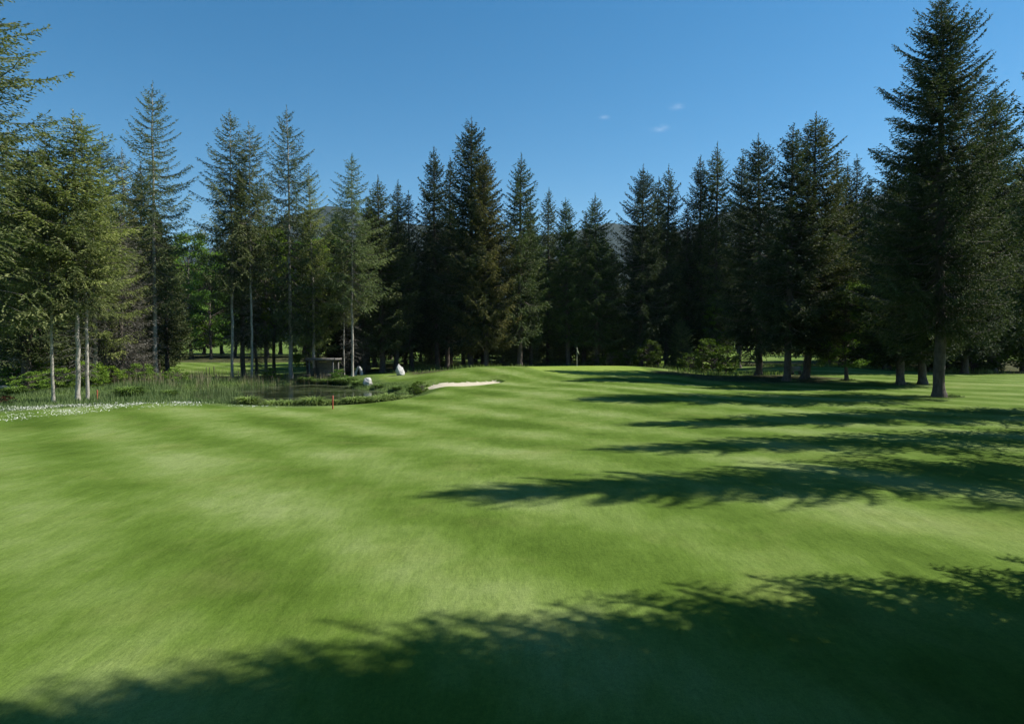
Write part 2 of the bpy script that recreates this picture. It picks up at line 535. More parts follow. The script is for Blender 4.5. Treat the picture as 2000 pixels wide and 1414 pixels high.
def foliage_mat(name, dark, mid_, light, transl=.25, rough=.55, scale=.9):
    m, n, l, out = new_mat(name)
    a = n.new("ShaderNodeAttribute"); a.attribute_name = "tint"
    oi = n.new("ShaderNodeObjectInfo")
    tc = n.new("ShaderNodeTexCoord")
    nz = noise(n, l, tc.outputs['Object'], scale, 3, .6)
    ad = n.new("ShaderNodeMath"); ad.operation = 'ADD'
    l.new(a.outputs['Fac'], ad.inputs[0]); l.new(nz.outputs['Fac'], ad.inputs[1])
    hf = n.new("ShaderNodeMath"); hf.operation = 'MULTIPLY'; hf.inputs[1].default_value = .5; l.new(ad.outputs[0], hf.inputs[0])
    r = ramp(n, [(.25, dark), (.5, mid_), (.78, light)]); l.new(hf.outputs[0], r.inputs['Fac'])
    c = mixc(n, l, 1.0, r.outputs[0], oi.outputs['Color'], 'MULTIPLY')
    b = principled(n, Roughness=max(rough, .7)); b.inputs['Specular IOR Level'].default_value = .12
    l.new(c, b.inputs['Base Color'])
    t = n.new("ShaderNodeBsdfTranslucent")
    tcx = mixc(n, l, 1.0, c, (1.1, 1.2, .7), 'MULTIPLY'); l.new(tcx, t.inputs['Color'])
    mx = n.new("ShaderNodeMixShader"); mx.inputs['Fac'].default_value = transl
    l.new(b.outputs[0], mx.inputs[1]); l.new(t.outputs[0], mx.inputs[2])
    l.new(mx.outputs[0], out.inputs['Surface'])
    return m


def water_mat():
    m, n, l, out = new_mat("pond_water")
    geo = n.new("ShaderNodeNewGeometry")
    b = principled(n, Roughness=.06, IOR=1.333); b.inputs['Base Color'].default_value = (.018, .024, .012, 1)
    mp = n.new("ShaderNodeMapping"); mp.inputs['Scale'].default_value = (1, 2.2, 1); l.new(geo.outputs['Position'], mp.inputs['Vector'])
    nz = noise(n, l, mp.outputs[0], 3.0, 4, .6)
    bp = n.new("ShaderNodeBump"); bp.inputs['Strength'].default_value = .12; bp.inputs['Distance'].default_value = .05
    l.new(nz.outputs['Fac'], bp.inputs['Height']); l.new(bp.outputs[0], b.inputs['Normal'])
    # pale olive matt patches over the water, scattered by noise
    f = noise(n, l, geo.outputs['Position'], .35, 5, .6)
    mr = n.new("ShaderNodeMapRange"); mr.inputs['From Min'].default_value = .48; mr.inputs['From Max'].default_value = .7; mr.inputs['To Max'].default_value = .55
    l.new(f.outputs['Fac'], mr.inputs['Value'])
    d = n.new("ShaderNodeBsdfDiffuse"); d.inputs['Color'].default_value = (.10, .12, .06, 1)
    mx = n.new("ShaderNodeMixShader"); l.new(mr.outputs[0], mx.inputs['Fac']); l.new(b.outputs[0], mx.inputs[1]); l.new(d.outputs[0], mx.inputs[2])
    l.new(mx.outputs[0], out.inputs['Surface'])
    return m


M_GRASS = grass_mat()
M_WATER = water_mat()
M_SAND = simple_mat("bunker_sand", (.44, .385, .28), (.53, .475, .36), 3.0, .95, .5, spec=.1)
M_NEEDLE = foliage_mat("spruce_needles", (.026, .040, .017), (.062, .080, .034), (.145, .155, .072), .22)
M_NEEDLE_L = foliage_mat("sunlit_spruce_needles", (.055, .074, .032), (.125, .148, .066), (.25, .262, .13), .32)  # lighter olive needles, with sunlit brightness put into the colour
M_DEAD = foliage_mat("dead_spruce_twigs", (.085, .078, .064), (.15, .14, .118), (.25, .24, .205), .1, .8)
M_LEAF = foliage_mat("broad_leaves", (.05, .095, .016), (.12, .19, .032), (.21, .29, .06), .35)
M_BARK = simple_mat("grey_spruce_bark", (.055, .046, .037), (.13, .112, .09), 5.0, .9, .9, (1, 1, .35), .2, .05)
M_BARK_PALE = simple_mat("pale_lichen_bark", (.24, .22, .18), (.46, .43, .37), 4.0, .9, .8, (1, 1, .5), .2, .04)
M_TWIG = simple_mat("dry_branch_wood", (.07, .06, .048), (.15, .135, .11), 9.0, .9, .2)
M_BLADE = foliage_mat("tall_grass_blades", (.065, .105, .035), (.12, .175, .065), (.22, .27, .12), .3, .6, .35)
M_SEDGE = foliage_mat("sedge_blades", (.10, .155, .04), (.17, .24, .065), (.28, .35, .12), .3, .5, 1.2)
M_STRAW = foliage_mat("dry_reed_stems", (.14, .13, .07), (.22, .20, .12), (.34, .31, .20), .2, .7, .8)
M_PETAL = simple_mat("daisy_petals", (.50, .52, .44), (.70, .70, .64), 5.0, .7, .05)
M_STONE = simple_mat("white_limestone", (.26, .255, .235), (.62, .61, .575), 3.5, .8, .8, spec=.3, dist=.05)
M_WOOD = simple_mat("weathered_boards", (.13, .115, .095), (.25, .23, .20), 4.0, .85, .3, (1, 1, 8))
M_ROOF = simple_mat("grey_roof_boards", (.10, .095, .085), (.19, .18, .165), 3.0, .85, .3, (1, 6, 1))
M_RED = simple_mat("red_painted_stake", (.30, .07, .04), (.40, .10, .055), 8.0, .6, .1)
M_REDLEAF = foliage_mat("copper_leaves", (.09, .030, .018), (.16, .055, .030), (.24, .09, .045), .2)
M_CREAM = simple_mat("cream_flag_cloth", (.74, .68, .46), (.82, .77, .56), 6.0, .8, .1)
M_POLE = simple_mat("painted_pole", (.62, .60, .50), (.70, .68, .60), 12.0, .5, .05)
M_DARKPOST = simple_mat("dark_wooden_post", (.05, .045, .035), (.11, .10, .08), 8.0, .9, .3)


def mountain_mat():
    m, n, l, out = new_mat("wooded_mountain")
    geo = n.new("ShaderNodeNewGeometry")
    nz = noise(n, l, geo.outputs['Position'], .02, 8, .65)
    r = ramp(n, [(.35, (.012, .022, .016)), (.65, (.028, .038, .024))]); l.new(nz.outputs['Fac'], r.inputs['Fac'])
    rk = ramp(n, [(.35, (.26, .25, .24)), (.65, (.42, .41, .39))]); l.new(nz.outputs['Fac'], rk.inputs['Fac'])
    sx = n.new("ShaderNodeSeparateXYZ"); l.new(geo.outputs['Position'], sx.inputs[0])
    nb = noise(n, l, geo.outputs['Position'], .006, 6, .6)
    ma = n.new("ShaderNodeMath"); ma.operation = 'MULTIPLY_ADD'; ma.inputs[1].default_value = 200.0
    l.new(nb.outputs['Fac'], ma.inputs[0]); l.new(sx.outputs[2], ma.inputs[2])
    mr = n.new("ShaderNodeMapRange"); mr.inputs['From Min'].default_value = 880; mr.inputs['From Max'].default_value = 940
    l.new(ma.outputs[0], mr.inputs['Value'])
    c = mixc(n, l, mr.outputs[0], r.outputs[0], rk.outputs[0])
    b = principled(n, Roughness=.95); b.inputs['Specular IOR Level'].default_value = .1
    l.new(c, b.inputs['Base Color']); l.new(b.outputs[0], out.inputs['Surface'])
    return m


M_MOUNT = mountain_mat()

# ------------------------------------------------------------------ ground, sand, water, mountain
g = mesh("ground", np.stack([GX.ravel(), GY.ravel(), GZ.ravel()], 1), gq, M_GRASS, True, {"zone": zone})
tag(link("ground", g), None, None, None, "structure")

# sand of the bunker: its own sheet on the hollow
bx = np.arange(BUNK[:, 0].min() - .2, BUNK[:, 0].max() + .2, .06)
by = np.arange(BUNK[:, 1].min() - .2, BUNK[:, 1].max() + .2, .06)
BX, BY = np.meshgrid(bx, by)
d = poly_sd(BUNK, BX, BY)
BZ = ground_h(BX, BY) + (vnoise(BX, BY, 8, .5) - .5) * .03 - .004
q = (np.arange(len(by) - 1)[:, None] * len(bx) + np.arange(len(bx) - 1)[None, :])
q = np.stack([q, q + 1, q + len(bx) + 1, q + len(bx)], -1).reshape(-1, 4)
keep = (d.ravel()[q] > 0.06).all(1)
tag(link("bunker_sand", mesh("bunker_sand", np.stack([BX.ravel(), BY.ravel(), BZ.ravel()], 1), q[keep], M_SAND, True)), None, None, None, "structure")

pw = POND.copy(); cen = pw.mean(0); pw = cen + (pw - cen) * 1.04
v = np.concatenate([[[cen[0], cen[1], WATER]], np.concatenate([pw, np.full((len(pw), 1), WATER)], 1)])
k = np.arange(len(pw)); tri = np.stack([np.zeros(len(pw), int), 1 + k, 1 + (k + 1) % len(pw)], 1)
tag(link("pond_water", mesh("pond_water", v, tri, M_WATER)), None, None, None, "structure")

MD = 3200.0
prof = [(-1400, 470), (-600, 420), (-100, 440), (200, 470), (330, 492), (420, 480), (520, 450), (580, 415), (640, 398), (700, 412), (800, 430), (900, 455), (1020, 462),
        (1120, 446), (1190, 428), (1230, 438), (1300, 452), (1380, 430), (1430, 412), (1500, 405), (1600, 415), (1720, 380), (1780, 345), (1835, 322),
        (1890, 335), (2000, 372), (2300, 350), (2800, 400), (3600, 430)]
pxs = np.array([a for a, b in prof], float); pys = np.array([b for a, b in prof], float)
mx_ = np.linspace(-1400, 3600, 320)
py_ = np.interp(mx_, pxs, pys)
rows = np.linspace(-1, 1, 41)
MV = []
for rr in rows:
    Yd = MD + rr * 900
    frac = max(0.0, 1 - abs(rr)) ** .9
    X = (mx_ - 1000) / FOC * MD
    zt = np.array([P(a, b, MD)[2] for a, b in zip(mx_, py_)])
    rid = (vnoise(X, np.full_like(X, Yd), 11, 160) - .5) * 110 + (vnoise(X, np.full_like(X, Yd), 12, 60) - .5) * 45
    MV.append(np.stack([X, np.full_like(X, Yd) , zt * frac + rid * frac * (1 if abs(rr) > .03 else .25) - 5], 1))
MV = np.concatenate(MV)
w_ = len(mx_)
q = (np.arange(len(rows) - 1)[:, None] * w_ + np.arange(w_ - 1)[None, :])
q = np.stack([q, q + 1, q + w_ + 1, q + w_], -1).reshape(-1, 4)
tag(link("mountain", mesh("mountain", MV, q, M_MOUNT, True)), None, None, None, "structure")

# ------------------------------------------------------------------ conifers


def norm(a):
    return a / (np.linalg.norm(a, axis=-1, keepdims=True) + 1e-9)


def blades(pos, dirs, length, half, rs, lift=0.0):
    """diamond-shaped tufts; returns verts (4n) and quads"""
    n = len(pos)
    rnd = norm(rs.normal(size=(n, 3)) + np.array([0, 0, lift]))
    side = norm(np.cross(dirs, rnd))
    L = np.asarray(length)[:, None]; H = np.asarray(half)[:, None]
    m = pos + dirs * L * .42
    v = np.stack([pos, m + side * H, pos + dirs * L, m - side * H], 1).reshape(-1, 3)
    return v, np.arange(4 * n).reshape(n, 4)


def conifer(name, seed, H=28.0, cb=.12, Rm=4.0, spacing=.20, whorl=.46, per=6, droop=.55, tuft=.22, width=.050, live=1.0, dead=0.0,
            lower=.75, mat=None, bark=None, r0=None, irregular=.18, top_pow=.62, shelf=0.0, twin=False):
    rs = np.random.RandomState(seed)
    kk_ = .40 if top_pow < .7 else .5
    mat = mat or M_NEEDLE; bark = bark or M_BARK
    r0 = r0 or H * .0125
    zs = np.concatenate([[0, .15, .4, .8], np.arange(1.6, H, 1.1), [H]])
    wob = np.cumsum(rs.normal(0, .035, (len(zs), 2)), 0); wob[0] = 0
    rad = r0 * (1 - zs / H) ** .8 + .012
    rad[0] *= 1.6; rad[1] *= 1.35; rad[2] *= 1.15
    axis = np.concatenate([wob, zs[:, None]], 1)
    axis[0, 2] = -.35
    tv, tq = tube(axis, rad, 9)
    trunk = mesh(name + "_trunk", tv, tq, bark, True)
    ax = lambda z: np.array([np.interp(z, zs, axis[:, 0]), np.interp(z, zs, axis[:, 1]), z])
    G = Geo(); W = Geo(); D = Geo()
    zb = H * cb
    lopside = rs.rand() * 6.28
    z = zb
    brs = []
    while z < H * .965:
        t = (z - zb) / (H - zb)
        n = per + rs.randint(-1, 2) if t < .9 else 5
        a0 = rs.rand() * 6.28
        for k in range(n):
            a = a0 + k * 6.283 / n + rs.normal(0, .18)
            prof_ = min((1 - math.exp(-(1 - t) / kk_)) / (1 - math.exp(-1 / kk_)), lower + (1 - lower) * sstep(0, .25, t)) * (1 + .12 * math.cos(a - lopside) * (1 - t))
            L = 1.06 * Rm * prof_ * np.clip(rs.normal(1.0, irregular), .45, 1.4) + .05
            if rs.rand() < .04: L *= .5
            brs.append((z + rs.normal(0, .08), a, L, t))
        z += whorl * (1.0 - .12 * t) * rs.uniform(.8, 1.2)
    for (z, a, L, t) in brs:
        if live < 1 and rs.rand() > live + .55 * t: 
            lv = .25
        else:
            lv = 1.0
        e = -.30 + 1.0 * t ** 1.1 + rs.normal(0, .07)
        sag = .22 * (1 - t) + .03
        hd = np.array([math.cos(a), math.sin(a), 0])
        m = 7; btint = rs.normal(0, .13)
        s = np.linspace(0, 1, m)
        pts = ax(min(z, H))[None] + hd[None] * (s * L * (1 - .12 * abs(e)))[:, None]
        pts = pts + np.array([0, 0, 1.0])[None] * (L * (e * s - sag * 2.6 * s * (1 - s) + .10 * s ** 3))[:, None]
        pts[:, :2] += np.array([-hd[1], hd[0]])[None] * (np.sin(s * 2.5 + rs.rand() * 6) * .04 * L)[:, None] - np.array([-hd[1], hd[0]])[None] * 0
        bv, bq = tube(pts[[0, 2, 4, 6]], np.array([.012 + .011 * L, .008 + .007 * L, .005 + .004 * L, .004]), 3)
        W.add(bv, bq)
        # twigs
        nt = max(3, int(L / (spacing * (1 - .3 * t))))
        sj = np.linspace(.12 if t > .5 else .2, .97, nt) + rs.uniform(-.02, .02, nt)
        sj = np.repeat(np.clip(sj, 0, 1), 2); side = np.tile([1, -1], nt)
        if lv < 1:
            kp = rs.rand(len(sj)) < lv; sj, side = sj[kp], side[kp]
            if len(sj) == 0: continue
        pj = np.stack([np.interp(sj, s, pts[:, i]) for i in range(3)], 1)
        tang = norm(np.stack([np.interp(sj, s, np.gradient(pts[:, i])) for i in range(3)], 1))
        ang = np.radians(rs.normal(52, 12, len(sj))) * side
        perp = np.array([-hd[1], hd[0], 0])
        dj = norm(tang * np.cos(ang)[:, None] + perp[None] * np.sin(ang)[:, None])
        dj[:, 2] -= droop * (1 - .8 * t) * rs.uniform(.4, 1.4, len(sj))
        dj = norm(dj)
        lj = np.minimum(.95, (.34 * L + .12) * (1.12 - sj) ** .7 + .10) * rs.uniform(.65, 1.2, len(sj)) * (1 - .5 * t)
        step = tuft * .62
        cnt = np.maximum(1, np.ceil(lj / step).astype(int))
        idx = np.repeat(np.arange(len(sj)), cnt)
        kk = np.concatenate([np.arange(c) for c in cnt])
        f = (kk + .3) / cnt[idx]
        pp = pj[idx] + dj[idx] * (f * lj[idx])[:, None]
        pp[:, 2] -= droop * .35 * (f * lj[idx]) ** 2
        dd = norm(dj[idx] + rs.normal(0, .33, (len(idx), 3)))
        tl = tuft * rs.uniform(.75, 1.25, len(idx)); tw = width * rs.uniform(.7, 1.3, len(idx))
        bv, bq = blades(pp, dd, tl, tw, rs, .8)
        tint = np.repeat(np.clip(rs.normal(.5 + btint, .13, len(idx)) + .28 * (f - .5) + .2 * (sj[idx] - .6), 0, 1), 4)
        G.add(bv, bq, tint)
        # tufts along the branch itself
        nb = max(2, int(L * .8 / .16)); sb = rs.uniform(.25, 1, nb)
        pb = np.stack([np.interp(sb, s, pts[:, i]) for i in range(3)], 1)
        db = norm(np.stack([np.interp(sb, s, np.gradient(pts[:, i])) for i in range(3)], 1) + rs.normal(0, .35, (nb, 3)))
        bv, bq = blades(pb, db, tuft * rs.uniform(.8, 1.2, nb), width * np.ones(nb), rs, .8)
        G.add(bv, bq, np.repeat(rs.uniform(.3, .8, nb), 4))
    # leader
    n = 22
    zt = np.linspace(H * .955, H + .1, n); p = np.stack([ax(min(x, H)) for x in zt]); p[:, 2] = zt
    dv = norm(np.stack([rs.normal(0, .6, n), rs.normal(0, .6, n), np.full(n, .7)], 1))
    bv, bq = blades(p, dv, np.linspace(.42, .14, n), np.full(n, .04), rs); G.add(bv, bq, .5)
    # dead lower twigs
    if dead > 0:
        z = H * .08
        while z < zb + (H - zb) * .25:
            n = rs.poisson(dead)
            for k in range(n):
                a = rs.rand() * 6.28; L = rs.uniform(.35, 1.0) * Rm * .42
                hd = np.array([math.cos(a), math.sin(a), 0])
                s = np.linspace(0, 1, 4)
                pts = ax(z)[None] + hd[None] * (s * L)[:, None] + np.array([0, 0, 1.])[None] * (-.30 * L * s ** 1.5 + rs.normal(0, .05) * s)[:, None]
                bv, bq = tube(pts, np.linspace(.016, .004, 4), 3); D.add(bv, bq, rs.uniform(.2, .9))
                nn = int(L / .10)
                sj = rs.uniform(.2, 1, nn)
                pj = np.stack([np.interp(sj, s, pts[:, i]) for i in range(3)], 1)
                dj = norm(hd[None] * .6 + rs.normal(0, .6, (nn, 3)) + np.array([0, 0, -.35]))
                bv, bq = blades(pj, dj, rs.uniform(.2, .5, nn), np.full(nn, .010), rs); D.add(bv, bq, np.repeat(rs.uniform(.1, .9, nn), 4))
            z += .30 * rs.uniform(.6, 1.5)
    parts = [("trunk", trunk), ("branches", W.mesh(name + "_branches", M_TWIG)), ("crown", G.mesh(name + "_crown", mat))]
    if dead > 0 and D.n: parts.append(("dead_twigs", D.mesh(name + "_dead_twigs", M_DEAD)))
    return dict(H=H, R=Rm, parts=parts)


def broadleaf(name, seed, H=12.0, Rm=4.0, cb=.2, leaves=16000, size=.15, mat=None, clusters=110, trunks=1, lean=0.0):
    rs = np.random.RandomState(seed)
    G = Geo(); W = Geo(); T = Geo()
    heads = []
    for tk in range(trunks):
        a = rs.rand() * 6.28; l0 = lean + (.12 if trunks > 1 else 0) * rs.rand()
        z = np.linspace(0, H * .82, 9)
        bend = np.cumsum(rs.normal(0, .06 * H / 12, (9, 2)), 0); bend[0] = 0
        p = np.stack([bend[:, 0] + math.cos(a) * l0 * z, bend[:, 1] + math.sin(a) * l0 * z, z - (z < .01) * .3], 1)
        rr = (H * .014) * (1 - z / H) ** .8 + .02; rr[0] *= 1.4
        if trunks > 1: rr *= .5
        tv, tq = tube(p, rr, 8); T.add(tv, tq)
        heads.append(p)
    for c in range(clusters):
        p = heads[rs.randint(len(heads))]
        t = rs.uniform(0, 1) ** .9
        zc = H * (cb + (1 - cb) * t)
        env = math.sin(math.pi * min(1, max(.08, (t * .80 + .16)))) ** .6
        a = rs.rand() * 6.28; rr = Rm * env * rs.uniform(.35, 1.0) ** .5 * (1 + .22 * math.sin(3 * a + seed))
        base = np.array([np.interp(min(zc * .8, H * .8), p[:, 2], p[:, i]) for i in range(3)]); base[2] = min(zc * .8, H * .8)
        tip = np.array([base[0] + math.cos(a) * rr, base[1] + math.sin(a) * rr, zc])
        mid = (base + tip) / 2 + np.array([0, 0, .12 * rr])
        bv, bq = tube(np.stack([base, mid, tip]), np.array([.03 + .006 * rr, .02, .008]), 4); W.add(bv, bq)
        n = int(leaves / clusters * rs.uniform(.5, 1.5))
        sg = Rm * rs.uniform(.10, .19)
        off = rs.normal(0, 1, (n, 3)); off = norm(off) * (np.abs(rs.normal(.8, .35, n)) * sg)[:, None]; off[:, 2] *= .55
        pos = tip + off
        dd = norm(off + rs.normal(0, sg * .6, (n, 3)) + np.array([0, 0, -.1 * sg]))
        bv, bq = blades(pos, dd, size * rs.uniform(.7, 1.3, n), size * .33 * rs.uniform(.8, 1.2, n), rs, .6)
        G.add(bv, bq, np.repeat(np.clip(rs.normal(.5, .15, n) + rs.normal(0, .12), 0, 1), 4))
    return dict(H=H, R=Rm, parts=[("trunk", T.mesh(name + "_trunk", M_BARK, True)), ("limbs", W.mesh(name + "_limbs", M_BARK)), ("crown", G.mesh(name + "_crown", mat or M_LEAF))])


V = {}
V['A1'] = conifer("broad_spruce", 1, 28, .14, 4.6, .19, .44, 6, .60, .24, .055)
V['A2'] = conifer("broad_spruce_two", 2, 28, .14, 4.4, .20, .46, 6, .75, .24, .055, irregular=.22)
V['A3'] = conifer("giant_spruce", 3, 30, .19, 5.4, .14, .36, 6, .70, .17, .040, irregular=.20, top_pow=.60, r0=.42)
V['B1'] = conifer("wood_spruce", 4, 26, .18, 3.5, .21, .46, 6, .6, .24, .055, irregular=.22)
V['B2'] = conifer("wood_spruce_two", 5, 26, .17, 3.4, .22, .50, 6, .7, .25, .055, dead=1.2, irregular=.26)
V['C1'] = conifer("slim_spruce", 6, 24, .20, 2.5, .21, .42, 5, .5, .22, .05, dead=1.0, irregular=.25)
V['C2'] = conifer("slim_spruce_two", 7, 24, .16, 2.7, .21, .46, 5, .6, .22, .05, irregular=.3)
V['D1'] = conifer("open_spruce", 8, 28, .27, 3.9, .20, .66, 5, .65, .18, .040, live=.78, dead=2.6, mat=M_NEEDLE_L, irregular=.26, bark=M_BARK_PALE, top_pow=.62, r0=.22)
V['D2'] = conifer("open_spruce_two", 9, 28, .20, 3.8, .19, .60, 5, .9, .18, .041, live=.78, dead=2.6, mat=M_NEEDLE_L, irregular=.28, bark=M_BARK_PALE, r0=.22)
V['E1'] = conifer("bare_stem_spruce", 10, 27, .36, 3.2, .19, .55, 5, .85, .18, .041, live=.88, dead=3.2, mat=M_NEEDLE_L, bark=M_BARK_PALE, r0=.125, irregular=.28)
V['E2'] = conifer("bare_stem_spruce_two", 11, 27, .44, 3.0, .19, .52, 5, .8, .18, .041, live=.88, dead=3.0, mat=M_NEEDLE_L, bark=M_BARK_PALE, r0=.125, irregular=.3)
V['F1'] = conifer("dying_spruce", 12, 18, .12, 2.3, .2, .42, 6, .7, .22, .018, live=.5, dead=5.0, mat=M_DEAD, irregular=.3)
V['X1'] = conifer("backwood_spruce", 13, 24, .10, 3.6, .34, .62, 6, .6, .34, .10, irregular=.2)
V['X2'] = conifer("backwood_spruce_two", 14, 24, .14, 3.3, .34, .60, 6, .7, .34, .10, irregular=.25)
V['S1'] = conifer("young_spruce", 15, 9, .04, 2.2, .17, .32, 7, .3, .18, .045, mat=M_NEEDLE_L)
V['L1'] = broadleaf("leafy_tree", 21, 13, 4.2, .12, 17000, .24)
V['L2'] = broadleaf("leafy_tree_two", 22, 12, 3.6, .15, 15000, .22)
V['L3'] = broadleaf("slender_leafy_tree", 23, 14, 2.8, .25, 12000, .20)
V['U1'] = broadleaf("leafy_shrub", 24, 3.2, 1.7, .08, 4200, .15, clusters=60, trunks=4, lean=.15)
V['U2'] = broadleaf("leafy_shrub_two", 25, 2.4, 1.5, .06, 3200, .14, clusters=50, trunks=4, lean=.2)
V['U3'] = broadleaf("copper_shrub", 26, 1.6, 1.0, .05, 1800, .12, mat=M_REDLEAF, clusters=36, trunks=4, lean=.2)

NAMES = {'A': 'spruce_tree', 'B': 'spruce_tree', 'C': 'spruce_tree', 'D': 'spruce_tree', 'E': 'spruce_tree', 'F': 'dead_spruce', 'X': 'spruce_tree', 'S': 'young_spruce', 'L': 'leafy_tree', 'U': 'shrub'}
CATS = {'F': 'dead tree', 'L': 'tree', 'U': 'shrub', 'S': 'young tree'}
prs = np.random.RandomState(77)


def plant(var, X, Y, height, radius, label, group=None, tint=(1, 1, 1), name=None, sink=.0, rot=None):
    v = V[var]
    root = bpy.data.objects.new(name or NAMES[var[0]], None)
    COL.objects.link(root)
    root.empty_display_size = .3
    root.location = (float(X), float(Y), gz(X, Y) - sink)
    ln_ = .004 if var[0] == 'E' else .012
    root.rotation_euler = (prs.normal(0, ln_), prs.normal(0, ln_), prs.rand() * 6.28 if rot is None else rot)
    sxy = radius / v['R']
    root.scale = (sxy, sxy, height / v['H'])
    tag(root, label, CATS.get(var[0], 'tree'), group)
    for nm, me in v['parts']:
        c = link(nm, me, root)
        if nm == 'crown': c.color = (*tint, 1)
        if nm in ('branches', 'limbs', 'crown', 'dead_twigs'): c["kind"] = "stuff"
    return root


def spruce(px, top, Y, var, radius, label, tint=(1, 1, 1), group=None, rot=None):
    p = P(px, top, Y)
    return plant(var, p[0], Y, p[2] - gz(p[0], Y), radius, label, group, tint, rot=rot)


